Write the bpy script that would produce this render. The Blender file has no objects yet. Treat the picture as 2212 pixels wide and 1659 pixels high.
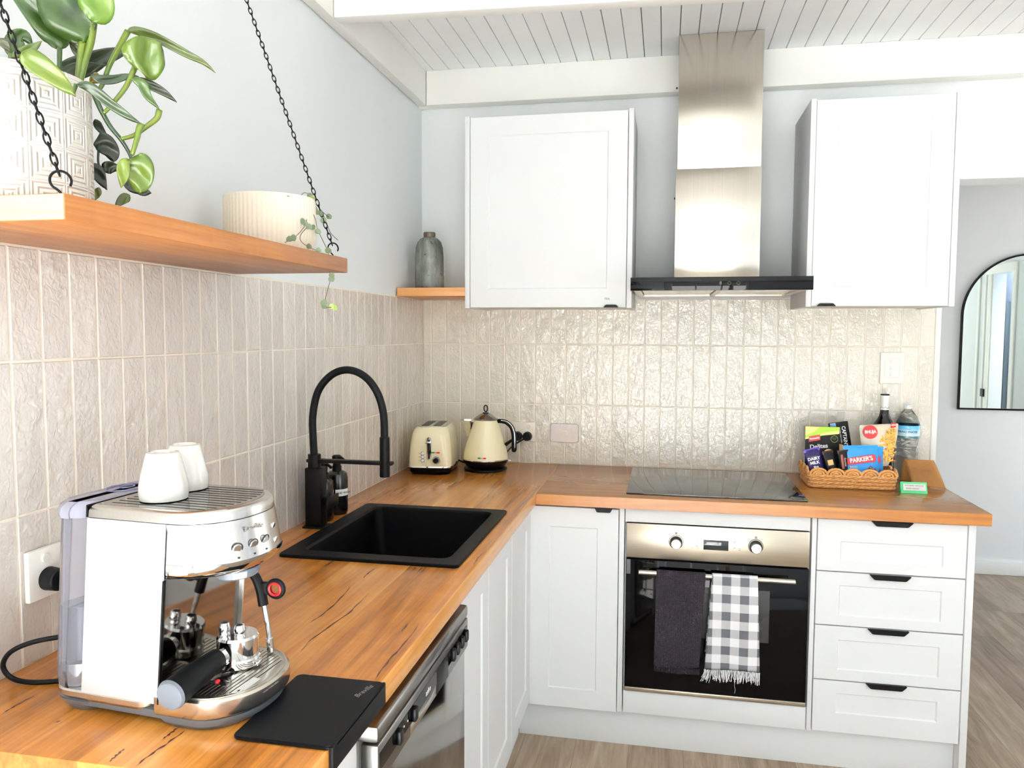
import bpy, bmesh, math, random
from mathutils import Vector, Matrix, noise
random.seed(7)
PI = math.pi
SC = bpy.context.scene
COL = SC.collection
# ------------------------------------------------------------------ colour
def lin(c):
    return c / 12.92 if c <= 0.04045 else ((c + 0.055) / 1.055) ** 2.4
def S(r, g, b):
    return (lin(r / 255), lin(g / 255), lin(b / 255), 1.0)
# ------------------------------------------------------------------ materials
class NT:
    def __init__(s, name):
        s.m = bpy.data.materials.new(name); s.m.use_nodes = True
        s.t = s.m.node_tree; s.b = s.t.nodes['Principled BSDF']
    def n(s, ty, **kw):
        nd = s.t.nodes.new(ty)
        for k, v in kw.items(): setattr(nd, k, v)
        return nd
    def l(s, a, b): s.t.links.new(a, b)
    def math(s, op, a, b=None, c=None):
        nd = s.n('ShaderNodeMath', operation=op)
        for i, v in enumerate((a, b, c)):
            if v is None: continue
            if isinstance(v, (int, float)): nd.inputs[i].default_value = v
            else: s.l(v, nd.inputs[i])
        return nd.outputs[0]
    def mix(s, f, a, b, mode='MIX'):
        nd = s.n('ShaderNodeMix', data_type='RGBA', blend_type=mode)
        for sk, v in ((nd.inputs[0], f), (nd.inputs[6], a), (nd.inputs[7], b)):
            if isinstance(v, (int, float, tuple)): sk.default_value = v
            else: s.l(v, sk)
        return nd.outputs[2]
    def obj(s): return s.n('ShaderNodeTexCoord').outputs['Object']
    def mapping(s, v, scale=(1, 1, 1), rot=(0, 0, 0), loc=(0, 0, 0)):
        nd = s.n('ShaderNodeMapping'); s.l(v, nd.inputs[0])
        nd.inputs['Scale'].default_value = scale; nd.inputs['Rotation'].default_value = rot; nd.inputs['Location'].default_value = loc
        return nd.outputs[0]
    def noise(s, v, scale, detail=3, rough=.5, dist=0):
        nd = s.n('ShaderNodeTexNoise'); s.l(v, nd.inputs['Vector'])
        nd.inputs['Scale'].default_value = scale; nd.inputs['Detail'].default_value = detail
        nd.inputs['Roughness'].default_value = rough; nd.inputs['Distortion'].default_value = dist
        return nd.outputs[0]
    def ramp(s, f, stops):
        nd = s.n('ShaderNodeValToRGB'); s.l(f, nd.inputs[0]); e = nd.color_ramp.elements
        while len(e) < len(stops): e.new(.5)
        for k, (p, c) in zip(e, stops): k.position = p; k.color = c
        return nd.outputs[0]
    def bump(s, h, strength=.3, dist=.01):
        nd = s.n('ShaderNodeBump'); s.l(h, nd.inputs['Height'])
        nd.inputs['Strength'].default_value = strength; nd.inputs['Distance'].default_value = dist
        s.l(nd.outputs[0], s.b.inputs['Normal']); return nd
def M(name, col, rough=.5, metal=0, var=.04, vscale=8, bump=0, bscale=60, **kw):
    t = NT(name)
    t.b.inputs['Roughness'].default_value = rough; t.b.inputs['Metallic'].default_value = metal
    for k, v in kw.items(): t.b.inputs[k.replace('_', ' ')].default_value = v
    o = t.obj(); nz = t.noise(o, vscale, 4)
    dk = tuple(c * (1 - var) for c in col[:3]) + (1,); lt = tuple(min(1, c * (1 + var)) for c in col[:3]) + (1,)
    t.l(t.ramp(nz, [(.3, dk), (.7, lt)]), t.b.inputs['Base Color'])
    if bump: t.bump(t.noise(o, bscale, 3), bump, .002)
    return t.m
def wood(name, axis, cols, stave=.13, rough=.28, veins=1.0, across=None, grain=1.0):
    """timber with long grain along axis; staves of slightly different colour side by side"""
    t = NT(name); o = t.obj()
    ax = 'XYZ'.index(axis); ac = across if across is not None else (0 if ax == 1 else 1)
    sep = t.n('ShaderNodeSeparateXYZ'); t.l(o, sep.inputs[0])
    idx = t.math('FLOOR', t.math('DIVIDE', sep.outputs[ac], stave))
    wn = t.n('ShaderNodeTexWhiteNoise', noise_dimensions='1D'); t.l(idx, wn.inputs['W'])
    # shift the grain from stave to stave
    cmb = t.n('ShaderNodeCombineXYZ')
    for i in range(3):
        if i == ax: t.l(t.math('ADD', sep.outputs[i], t.math('MULTIPLY', wn.outputs[0], 7.3)), cmb.inputs[i])
        else: t.l(sep.outputs[i], cmb.inputs[i])
    v = cmb.outputs[0]
    sc = [28, 28, 28]; sc[ax] = 1.3
    g1 = t.noise(t.mapping(v, tuple(sc)), 1.0, 5, .6, 1.2)
    sc2 = [170, 170, 170]; sc2[ax] = 5
    g2 = t.noise(t.mapping(v, tuple(sc2)), 1.0, 3, .6)
    sc3 = [5, 5, 5]; sc3[ax] = 12
    fig = t.noise(t.mapping(v, tuple(sc3)), 1.0, 3, .55, 1.5)
    f = t.math('ADD', t.math('MULTIPLY', g1, .62 * grain), t.math('ADD', t.math('MULTIPLY', g2, .2), t.math('MULTIPLY', wn.outputs[0], .3)))
    f = t.math('ADD', f, t.math('MULTIPLY', t.math('SUBTRACT', fig, .5), .14))
    c = t.ramp(f, [(.31, cols[0]), (.5, cols[1]), (.72, cols[2])])
    if veins:
        scv = [9, 9, 9]; scv[ax] = .9
        nv = t.noise(t.mapping(v, tuple(scv)), 1.0, 6, .62, .4)
        band = t.math('ABSOLUTE', t.math('SUBTRACT', nv, .5))
        line = t.math('LESS_THAN', band, .0035)
        gate = t.math('GREATER_THAN', t.noise(t.mapping(v, (1.9, 1.9, 1.9)), 1.0, 2), .56)
        c = t.mix(t.math('MULTIPLY', t.math('MULTIPLY', line, gate), .85 * veins), c, S(70, 28, 14))
    # joint lines between staves
    fr = t.math('FRACT', t.math('DIVIDE', sep.outputs[ac], stave))
    jl = t.math('LESS_THAN', t.math('ABSOLUTE', t.math('SUBTRACT', fr, .5)), .4955)
    c = t.mix(t.math('MULTIPLY', t.math('SUBTRACT', 1, jl), .35), c, S(120, 60, 25))
    t.l(c, t.b.inputs['Base Color']); t.b.inputs['Roughness'].default_value = rough
    t.bump(g2, .02, .0006)
    return t.m
MAT = {}
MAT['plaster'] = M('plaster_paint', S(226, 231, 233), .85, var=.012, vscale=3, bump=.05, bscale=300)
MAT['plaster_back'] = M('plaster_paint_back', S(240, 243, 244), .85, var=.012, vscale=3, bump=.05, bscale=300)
MAT['beam'] = M('painted_timber', S(242, 242, 238), .55, var=.02, vscale=5, bump=.06, bscale=90)
MAT['ceil'] = M('painted_boards', S(244, 246, 247), .6, var=.03, vscale=4, bump=.05, bscale=70)
MAT['groove'] = M('groove_shadow_gap', S(84, 78, 68), .9)
MAT['cab'] = M('white_lacquer', S(228, 230, 231), .6, var=.006, Specular_IOR_Level=.2)
MAT['cab_in'] = M('cabinet_carcass', S(225, 226, 224), .6, var=.01)
MAT['black'] = M('matte_black_metal', S(6, 6, 7), .45, var=.15, Specular_IOR_Level=.15)
MAT['blackgloss'] = M('black_glass', S(3, 3, 4), .03, var=.1, Specular_IOR_Level=.18)
MAT['blackplas'] = M('black_plastic', S(6, 6, 7), .35, var=.1, Specular_IOR_Level=.2)
MAT['greyplas'] = M('grey_plastic', S(96, 102, 110), .45, var=.05)
MAT['sinkblk'] = M('black_granite_composite', S(4, 4, 5), .5, var=.5, vscale=900, Specular_IOR_Level=.12)
MAT['steel'] = M('brushed_steel', S(205, 200, 190), .22, 1, var=.03)
MAT['chrome'] = M('polished_chrome', S(225, 225, 225), .05, 1, var=.01)
MAT['smokesteel'] = M('dark_mirror_steel', S(150, 146, 142), .06, 1, var=.02)
MAT['white'] = M('white_plastic', S(240, 240, 236), .35, var=.01)
MAT['greige'] = M('warm_white_plastic', S(228, 220, 208), .4, var=.01)
MAT['cream'] = M('cream_enamel', S(238, 231, 192), .12, var=.01, Coat_Weight=.6)
MAT['red'] = M('red_plastic', S(225, 28, 34), .35)
MAT['green'] = M('green_enamel', S(20, 130, 70), .3)
MAT['porcelain'] = M('white_porcelain', S(226, 225, 219), .12, var=.01, Coat_Weight=.4)
MAT['rubber'] = M('black_rubber', S(9, 10, 12), .5, var=.12, Specular_IOR_Level=.15)
MAT['ink'] = M('dark_ink', S(30, 30, 32), .6)
MAT['whiteink'] = M('white_ink', S(248, 248, 244), .6)
MAT['greyink'] = M('grey_ink', S(120, 116, 108), .6)
def brushed(name, col, axis, rough=.25):
    t = NT(name); o = t.obj(); sc = [400, 400, 400]; sc['XYZ'.index(axis)] = 3
    g = t.noise(t.mapping(o, tuple(sc)), 1, 2)
    t.l(t.ramp(g, [(.3, tuple(c * .93 for c in col[:3]) + (1,)), (.7, col)]), t.b.inputs['Base Color'])
    t.b.inputs['Metallic'].default_value = 1; t.b.inputs['Roughness'].default_value = rough
    t.bump(g, .04, .0004); return t.m
MAT['ss_x'] = brushed('brushed_stainless_x', S(192, 182, 164), 'X', .3)
MAT['ss_z'] = brushed('brushed_stainless_z', S(214, 208, 196), 'Z', .2)
MAT['ss_m'] = brushed('machine_stainless', S(222, 220, 216), 'Z', .27)
MAT['ss_dw'] = brushed('dishwasher_stainless', S(150, 149, 146), 'Y', .28)
def tile_mat(name, a, b, seed):
    t = NT(name); o = t.obj()
    gi = t.n('ShaderNodeNewGeometry').outputs['Random Per Island']
    cl = t.noise(t.mapping(o, (1, 1, .45), loc=(seed, 0, 0)), 16, 4, .6)
    f = t.math('ADD', t.math('MULTIPLY', gi, .55), t.math('MULTIPLY', cl, .6))
    c = t.ramp(f, [(.18, a), (.55, tuple((x + y) / 2 for x, y in zip(a, b))), (.95, b)])
    t.l(c, t.b.inputs['Base Color'])
    t.b.inputs['Roughness'].default_value = .35; t.b.inputs['Specular IOR Level'].default_value = .2
    t.b.inputs['Coat Weight'].default_value = 1; t.b.inputs['Coat Roughness'].default_value = .015; t.b.inputs['Coat IOR'].default_value = 1.8
    wob = t.n('ShaderNodeCombineXYZ'); t.l(t.math('MULTIPLY', gi, 40), wob.inputs[0]); t.l(t.math('MULTIPLY', gi, 17), wob.inputs[2])
    va = t.n('ShaderNodeVectorMath', operation='ADD'); t.l(o, va.inputs[0]); t.l(wob.outputs[0], va.inputs[1])
    h = t.math('ADD', t.noise(t.mapping(va.outputs[0], (1, 1, .75)), 19, 1, .5, .6), t.math('MULTIPLY', t.noise(t.mapping(va.outputs[0], (1, 1, .8)), 95, 1, .6, .8), .40))
    t.bump(h, 1.0, .0011)
    cb = t.n('ShaderNodeBump'); t.l(h, cb.inputs['Height']); cb.inputs['Strength'].default_value = 1; cb.inputs['Distance'].default_value = .0075
    t.l(cb.outputs[0], t.b.inputs['Coat Normal'])
    return t.m
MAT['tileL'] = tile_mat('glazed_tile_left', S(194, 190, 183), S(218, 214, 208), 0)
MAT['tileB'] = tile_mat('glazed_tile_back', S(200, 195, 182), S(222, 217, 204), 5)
MAT['grout'] = M('cream_grout', S(232, 224, 210), .8, var=.02, vscale=40)
MAT['woodL'] = wood('worktop_timber_long', 'Y', (S(122, 72, 27), S(166, 105, 42), S(194, 136, 66)), .155, .22, 0)
MAT['woodR'] = wood('worktop_timber_back', 'X', (S(124, 80, 40), S(152, 102, 54), S(172, 122, 72)), .155, .22, 0)
MAT['woodF'] = wood('worktop_edge_timber', 'X', (S(108, 60, 17), S(144, 88, 27), S(168, 110, 43)), .5, .35, .0, across=2)
MAT['woodS'] = wood('shelf_timber', 'Y', (S(82, 46, 18), S(126, 76, 32), S(156, 102, 50)), .16, .4, .3)
MAT['woodE'] = wood('shelf_end_grain', 'X', (S(170, 130, 88), S(196, 160, 116), S(212, 182, 142)), .5, .5, 0, across=2)
MAT['woodW'] = wood('small_shelf_timber', 'X', (S(158, 104, 56), S(190, 138, 84), S(208, 160, 106)), .2, .45, 0)
def floor_mat():
    t = NT('grey_oak_planks'); o = t.obj()
    sep = t.n('ShaderNodeSeparateXYZ'); t.l(o, sep.inputs[0])
    idx = t.math('FLOOR', t.math('DIVIDE', sep.outputs[0], .19))
    wn = t.n('ShaderNodeTexWhiteNoise', noise_dimensions='1D'); t.l(idx, wn.inputs['W'])
    yy = t.math('ADD', sep.outputs[1], t.math('MULTIPLY', wn.outputs[0], 5))
    iy = t.math('FLOOR', t.math('DIVIDE', yy, 1.2))
    wn2 = t.n('ShaderNodeTexWhiteNoise', noise_dimensions='2D'); cb = t.n('ShaderNodeCombineXYZ'); t.l(idx, cb.inputs[0]); t.l(iy, cb.inputs[1]); t.l(cb.outputs[0], wn2.inputs['Vector'])
    cm = t.n('ShaderNodeCombineXYZ'); t.l(sep.outputs[0], cm.inputs[0]); t.l(yy, cm.inputs[1]); t.l(t.math('MULTIPLY', wn2.outputs[0], 9), cm.inputs[2])
    g = t.noise(t.mapping(cm.outputs[0], (22, 2.2, 1)), 1, 5, .62, .9)
    g2 = t.noise(t.mapping(cm.outputs[0], (110, 7, 1)), 1, 3, .6)
    f = t.math('ADD', t.math('MULTIPLY', g, .75), t.math('ADD', t.math('MULTIPLY', g2, .2), t.math('MULTIPLY', wn2.outputs[0], .16)))
    c = t.ramp(f, [(.3, S(98, 80, 64)), (.52, S(142, 121, 101)), (.78, S(178, 160, 139))])
    fx = t.math('FRACT', t.math('DIVIDE', sep.outputs[0], .19))
    jl = t.math('GREATER_THAN', t.math('ABSOLUTE', t.math('SUBTRACT', fx, .5)), .494)
    fy = t.math('FRACT', t.math('DIVIDE', yy, 1.2))
    jy = t.math('GREATER_THAN', t.math('ABSOLUTE', t.math('SUBTRACT', fy, .5)), .4988)
    c = t.mix(t.math('MULTIPLY', t.math('MAXIMUM', jl, jy), .5), c, S(80, 64, 50))
    t.l(c, t.b.inputs['Base Color']); t.b.inputs['Roughness'].default_value = .38
    t.bump(g2, .1, .001); return t.m
MAT['floor'] = floor_mat()
def glass(name, col, rough=.02, ior=1.45, tr=1):
    t = NT(name); t.b.inputs['Base Color'].default_value = col
    t.b.inputs['Transmission Weight'].default_value = tr; t.b.inputs['Roughness'].default_value = rough; t.b.inputs['IOR'].default_value = ior
    nz = t.noise(t.obj(), 20, 2); t.l(t.ramp(nz, [(0, col), (1, tuple(min(1, c * 1.03) for c in col[:3]) + (1,))]), t.b.inputs['Base Color'])
    return t.m
MAT['tank'] = glass('tank_clear_plastic', (.74, .76, .88, 1), .1, 1.12, .8)
MAT['petwater'] = glass('clear_bottle_plastic', (.93, .96, .97, 1), .12, 1.2)
# ------------------------------------------------------------------ mesh builder
class MB:
    def __init__(s): s.bm = bmesh.new()
    def add(s, bm2, mat=None):
        me = bpy.data.meshes.new('t'); bm2.to_mesh(me); bm2.free()
        if mat is not None: me.transform(mat)
        s.bm.from_mesh(me); bpy.data.meshes.remove(me); return s
    def box(s, x0, x1, y0, y1, z0, z1, bev=0, seg=2, mat=None):
        b = bmesh.new()
        v = [b.verts.new(p) for p in ((x0, y0, z0), (x1, y0, z0), (x1, y1, z0), (x0, y1, z0), (x0, y0, z1), (x1, y0, z1), (x1, y1, z1), (x0, y1, z1))]
        for f in ((0, 3, 2, 1), (4, 5, 6, 7), (0, 1, 5, 4), (1, 2, 6, 5), (2, 3, 7, 6), (3, 0, 4, 7)): b.faces.new([v[i] for i in f])
        if bev: bmesh.ops.bevel(b, geom=b.edges[:], offset=bev, segments=seg, affect='EDGES', profile=.5)
        return s.add(b, mat)
    def loft(s, rings, cap0=True, cap1=True, mat=None, closed=True):
        b = bmesh.new(); R = [[b.verts.new(p) for p in r] for r in rings]; n = len(R[0])
        for a, c in zip(R, R[1:]):
            for i in range(n if closed else n - 1):
                j = (i + 1) % n
                b.faces.new((a[i], a[j], c[j], c[i]))
        if cap0: b.faces.new(list(reversed(R[0])))
        if cap1: b.faces.new(R[-1])
        bmesh.ops.recalc_face_normals(b, faces=b.faces[:])
        return s.add(b, mat)
    def lathe(s, prof, n=32, c=(0, 0, 0), axis='Z', cap0=True, cap1=True, mod=None, mat=None):
        rings = []
        for k, (r, z) in enumerate(prof):
            ring = []
            for i in range(n):
                a = 2 * PI * i / n; rr = max(r, 1e-5) * (mod(a, z, k) if mod else 1)
                x, y = rr * math.cos(a), rr * math.sin(a)
                p = {'Z': (x, y, z), 'X': (z, x, y), 'Y': (x, z, y)}[axis]
                ring.append((c[0] + p[0], c[1] + p[1], c[2] + p[2]))
            rings.append(ring)
        return s.loft(rings, cap0, cap1, mat)
    def cyl(s, p0, p1, r0, r1=None, n=20, bev=0):
        p0, p1 = Vector(p0), Vector(p1); d = p1 - p0; L = d.length; r1 = r0 if r1 is None else r1
        pr = [(r0, 0), (r1, L)] if not bev else [(r0 - bev, 0), (r0, bev), (r1, L - bev), (r1 - bev, L)]
        m = Matrix.Translation(p0) @ d.to_track_quat('Z', 'Y').to_matrix().to_4x4()
        return s.lathe(pr, n, mat=m)
    def tube(s, pts, r, n=10, closed=False, smooth=0, caps=True):
        P = [Vector(p) for p in pts]
        if smooth: P = spline(P, smooth, closed)
        N = len(P); rad = r if callable(r) else (lambda t: r)
        rings = []; up = Vector((0, 0, 1)); T0 = None
        for i in range(N):
            if closed: T = (P[(i + 1) % N] - P[i - 1]).normalized()
            else: T = (P[min(i + 1, N - 1)] - P[max(i - 1, 0)]).normalized()
            if T0 is None:
                u = T.cross(up)
                if u.length < .1: u = T.cross(Vector((1, 0, 0)))
                u.normalize()
            else:
                u = (u - T * u.dot(T)).normalized()
            T0 = T; w = T.cross(u); rr = rad(i / max(1, N - 1))
            rings.append([tuple(P[i] + (u * math.cos(2 * PI * k / n) + w * math.sin(2 * PI * k / n)) * rr) for k in range(n)])
        if closed: rings.append(rings[0])
        s.loft(rings, caps and not closed, caps and not closed)
        if closed: bmesh.ops.remove_doubles(s.bm, verts=s.bm.verts[:], dist=1e-6)
        return s
    def prism(s, poly, d0, d1, plane='XZ', bev=0, mat=None):
        """poly in the named plane, thickness d0..d1 along the remaining axis"""
        def P(a, b, d): return {'XZ': (a, d, b), 'XY': (a, b, d), 'YZ': (d, a, b)}[plane]
        b = bmesh.new(); A = [b.verts.new(P(x, y, d0)) for x, y in poly]; B = [b.verts.new(P(x, y, d1)) for x, y in poly]
        b.faces.new(A); b.faces.new(list(reversed(B))); n = len(A)
        for i in range(n): b.faces.new((A[i], B[i], B[(i + 1) % n], A[(i + 1) % n]))
        bmesh.ops.recalc_face_normals(b, faces=b.faces[:])
        if bev: bmesh.ops.bevel(b, geom=b.edges[:], offset=bev, segments=2, affect='EDGES')
        return s.add(b, mat)
    def grid(s, fn, nu, nv, mat=None):
        b = bmesh.new(); V = [[b.verts.new(fn(i / nu, j / nv)) for j in range(nv + 1)] for i in range(nu + 1)]
        for i in range(nu):
            for j in range(nv): b.faces.new((V[i][j], V[i + 1][j], V[i + 1][j + 1], V[i][j + 1]))
        return s.add(b, mat)
    def sphere(s, c, r, sc=(1, 1, 1), n=14):
        pr = [(r * math.sin(PI * k / n), -r * math.cos(PI * k / n)) for k in range(n + 1)]
        return s.lathe(pr, n + 6, mat=Matrix.Translation(c) @ Matrix.Diagonal((*sc, 1)))
    def torus(s, c, R, r, axis='Z', n=32, m=8, sc=(1, 1)):
        pts = []
        for i in range(n):
            a = 2 * PI * i / n; x, y = R * math.cos(a) * sc[0], R * math.sin(a) * sc[1]
            p = {'Z': (x, y, 0), 'Y': (x, 0, y), 'X': (0, x, y)}[axis]; pts.append((c[0] + p[0], c[1] + p[1], c[2] + p[2]))
        return s.tube(pts, r, m, closed=True)
def spline(P, sub=6, closed=False):
    out = []; N = len(P)
    rng = range(N) if closed else range(N - 1)
    for i in rng:
        p0 = P[(i - 1) % N] if closed or i > 0 else P[0] * 2 - P[1]
        p1, p2 = P[i], P[(i + 1) % N]
        p3 = P[(i + 2) % N] if closed or i + 2 < N else P[-1] * 2 - P[-2]
        for k in range(sub):
            t = k / sub
            out.append(.5 * ((2 * p1) + (-p0 + p2) * t + (2 * p0 - 5 * p1 + 4 * p2 - p3) * t * t + (-p0 + 3 * p1 - 3 * p2 + p3) * t ** 3))
    if not closed: out.append(P[-1])
    return out
ROOTM = {}
def root_of(o):
    while o.parent: o = o.parent
    return o
def finish(me, sharp=25):
    for p in me.polygons: p.use_smooth = True
    if sharp: me.set_sharp_from_angle(angle=math.radians(sharp))
def link(name, me, mat, parent=None, world=False):
    if mat is not None and not me.materials: me.materials.append(MAT[mat] if isinstance(mat, str) else mat)
    o = bpy.data.objects.new(name, me); COL.objects.link(o)
    if parent:
        o.parent = parent
        if world: me.transform(ROOTM[root_of(parent).name].inverted())
    return o
def part(name, mb, mat, parent=None, world=True, sharp=25, recalc=True):
    me = bpy.data.meshes.new(name)
    if recalc: bmesh.ops.recalc_face_normals(mb.bm, faces=mb.bm.faces[:])
    mb.bm.to_mesh(me); mb.bm.free(); finish(me, sharp)
    return link(name, me, mat, parent, world)
def thing(name, label, cat, loc=(0, 0, 0), rz=0, group=None):
    o = bpy.data.objects.new(name, None); COL.objects.link(o); o.empty_display_size = .05
    o.location = loc; o.rotation_euler = (0, 0, rz); o['label'] = label; o['category'] = cat
    if group: o['group'] = group
    ROOTM[o.name] = Matrix.Translation(loc) @ Matrix.Rotation(rz, 4, 'Z')
    return o
def tag(o, label, cat, group=None):
    o['label'] = label; o['category'] = cat
    if group: o['group'] = group
    return o
def struct(name, mb, mat, parent=None, sharp=25):
    o = part(name, mb, mat, parent, world=False, sharp=sharp)
    if not parent: o['kind'] = 'structure'
    return o
def single(name, mb, mat, label, cat, base, group=None, sharp=25):
    """a thing that is one mesh: origin at its base"""
    me = bpy.data.meshes.new(name); bmesh.ops.recalc_face_normals(mb.bm, faces=mb.bm.faces[:]); mb.bm.to_mesh(me); mb.bm.free(); finish(me, sharp)
    me.transform(Matrix.Translation(-Vector(base))); o = link(name, me, mat); o.location = base
    ROOTM[o.name] = Matrix.Translation(base)
    return tag(o, label, cat, group)
def dup(rt, loc, rz=0, label=None):
    r = rt.copy(); COL.objects.link(r); r.location = loc; r.rotation_euler = (0, 0, rz)
    if label: r['label'] = label
    ROOTM[r.name] = Matrix.Translation(loc) @ Matrix.Rotation(rz, 4, 'Z')
    for ch in rt.children:
        c = ch.copy(); COL.objects.link(c); c.parent = r
        for g in ch.children:
            d = g.copy(); COL.objects.link(d); d.parent = c
    return r
def frame(o, x, y=None, n=None):
    """matrix whose local X/Y/Z axes are x, y, n"""
    x = Vector(x).normalized()
    if n is None: n = x.cross(Vector(y))
    n = Vector(n).normalized(); y = n.cross(x).normalized()
    m = Matrix((x, y, n)).transposed().to_4x4(); m.translation = Vector(o); return m
def text(body, size, mat, parent, m, name='lettering', bold=0, shear=0, sx=1, align='CENTER', ext=.0002, world=True):
    c = bpy.data.curves.new(name, 'FONT'); c.body = body; c.size = size; c.offset = bold; c.shear = shear
    c.align_x = align; c.align_y = 'CENTER'; c.extrude = ext; c.resolution_u = 3
    t = bpy.data.objects.new(name + '_c', c); COL.objects.link(t)
    me = bpy.data.meshes.new_from_object(t); bpy.data.objects.remove(t); bpy.data.curves.remove(c)
    me.transform(m @ Matrix.Diagonal((sx, 1, 1, 1))); me.name = name
    return link(name, me, mat, parent, world)
def plate(outer, holes, ext, bev=0, mat=None):
    """flat plate with holes, filled by a 2D curve; XY plane, thickness 2*ext"""
    c = bpy.data.curves.new('pl', 'CURVE'); c.dimensions = '2D'; c.fill_mode = 'BOTH'; c.extrude = ext; c.bevel_depth = bev; c.bevel_resolution = 1
    for poly in [outer] + holes:
        sp = c.splines.new('POLY'); sp.points.add(len(poly) - 1)
        for p, q in zip(sp.points, poly): p.co = (q[0], q[1], 0, 1)
        sp.use_cyclic_u = True
    t = bpy.data.objects.new('pl', c); COL.objects.link(t)
    me = bpy.data.meshes.new_from_object(t); bpy.data.objects.remove(t); bpy.data.curves.remove(c)
    if mat is not None: me.transform(mat)
    mb = MB(); mb.bm.from_mesh(me); bpy.data.meshes.remove(me)
    bmesh.ops.remove_doubles(mb.bm, verts=mb.bm.verts[:], dist=1e-6)
    return mb
def rrect(x0, x1, y0, y1, r, n=6):
    out = []
    for cx, cy, a0 in ((x1 - r, y1 - r, 0), (x0 + r, y1 - r, PI / 2), (x0 + r, y0 + r, PI), (x1 - r, y0 + r, 1.5 * PI)):
        for k in range(n + 1):
            a = a0 + PI / 2 * k / n; out.append((cx + r * math.cos(a), cy + r * math.sin(a)))
    return out
def circ(cx, cy, r, n=24, sy=1): return [(cx + r * math.cos(2 * PI * i / n), cy + r * sy * math.sin(2 * PI * i / n)) for i in range(n)]
XZ = lambda y: Matrix(((1, 0, 0, 0), (0, 0, -1, y), (0, 1, 0, 0), (0, 0, 0, 1)))      # plane x,z facing -y at depth y
YZ = lambda x: Matrix(((0, 0, 1, x), (1, 0, 0, 0), (0, 1, 0, 0), (0, 0, 0, 1)))       # plane y,z facing +x at x
def shaker(a0, a1, b0, b1, face, th, mg, rec=.005, facing='-y', bev=.0012):
    """door/drawer front with a recessed centre panel. a = width axis, b = height; mg = margins l,r,b,t"""
    l, r, bb, t = mg; b = bmesh.new()
    def P(a, h, d): return (a, face + d, h) if facing == '-y' else (face - d, a, h)
    def ring(x0, x1, y0, y1, d): return [b.verts.new(P(*q, d)) for q in ((x0, y0), (x1, y0), (x1, y1), (x0, y1))]
    B = ring(a0, a1, b0, b1, th); E = ring(a0, a1, b0, b1, bev); F = ring(a0 + bev, a1 - bev, b0 + bev, b1 - bev, 0)
    I = ring(a0 + l, a1 - r, b0 + bb, b1 - t, 0); s_ = .0035
    J = ring(a0 + l + s_, a1 - r - s_, b0 + bb + s_, b1 - t - s_, rec)
    for p, q in ((B, E), (E, F), (F, I), (I, J)):
        for i in range(4): b.faces.new((p[i], p[(i + 1) % 4], q[(i + 1) % 4], q[i]))
    b.faces.new(J); b.faces.new(list(reversed(B)))
    m = MB(); m.bm.free(); m.bm = b; return m
def pull(x0, x1, z, face, h=.016, drop=-1, facing='-y', slant=.016):
    """black edge pull folded over the edge of a door: trapezoid front lip"""
    z1 = z + drop * h; m = MB()
    poly = [(x0, z), (x1, z), (x1 - slant, z1), (x0 + slant, z1)]
    if facing == '-y': m.prism(poly, face - .012, face - .001, 'XZ', .0015)
    else: m.prism(poly, face + .001, face + .012, 'YZ', .0015)
    return m
# ------------------------------------------------------------------ camera
CR = Vector((0.98083564, 0.19478988, 0.00428426)); CU = Vector((-0.01731121, 0.06522388, 0.99772049)); CF = Vector((-0.19406642, 0.97867397, -0.06734596))
cam = bpy.data.cameras.new('camera'); co = bpy.data.objects.new('camera', cam); COL.objects.link(co)
mm = Matrix((CR, CU, -CF)).transposed().to_4x4(); mm.translation = (1.05519739, -3.29396232, 1.48667636); co.matrix_world = mm
cam.sensor_width = 36; cam.lens = 36 * 1670.4 / 2212; cam.clip_start = .05; SC.camera = co
ZC = .917      # worktop height
VEINS = [[(.597,-2.132),(.595,-2.09),(.594,-2.04),(.596,-1.981),(.593,-1.885)],[(.572,-1.93),(.571,-1.883)],[(.426,-2.05),(.422,-2.0),(.427,-1.935),(.435,-1.855),(.433,-1.812),(.43,-1.731)],[(.38,-1.925),(.386,-1.881),(.385,-1.805),(.375,-1.708)],[(.38,-1.648),(.376,-1.596),(.382,-1.554)],[(.343,-2.43),(.340,-2.396)],[(.376,-2.367),(.377,-2.328)],[(.384,-2.434),(.385,-2.403),(.389,-2.372),(.392,-2.337)],[(.098,-2.35),(.096,-2.321),(.099,-2.289)],[(.195,-2.355),(.197,-2.349)],[(.604,-1.50),(.600,-1.43),(.604,-1.36)]]
# ================================================================== SETTING
XR = 4.3; YB = -5.0; ZCEIL = 2.59
struct('floor', MB().box(-.1, XR + .1, YB - .1, 2.0, -.1, 0), 'floor')
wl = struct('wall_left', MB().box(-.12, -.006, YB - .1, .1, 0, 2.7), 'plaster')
# back wall with the opening to the passage on its right
mb = MB().box(-.12, 2.1, .006, .15, 0, 2.7).box(2.1, XR, .006, .15, 2.08, 2.7)
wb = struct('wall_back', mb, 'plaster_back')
struct('trim_1', MB().box(2.087, 2.108, -.004, .152, 0, 2.078, .003), 'beam')
struct('wall_far', MB().box(1.2, XR + .1, 1.905, 2.0, 0, 2.7), 'plaster_back')
struct('baseboard_far', MB().box(1.2, XR, 1.888, 1.906, 0, .085, .004), 'beam')
struct('wall_passage', MB().box(1.1, 1.2, .15, 2.0, 0, 2.7), 'plaster')
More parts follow.
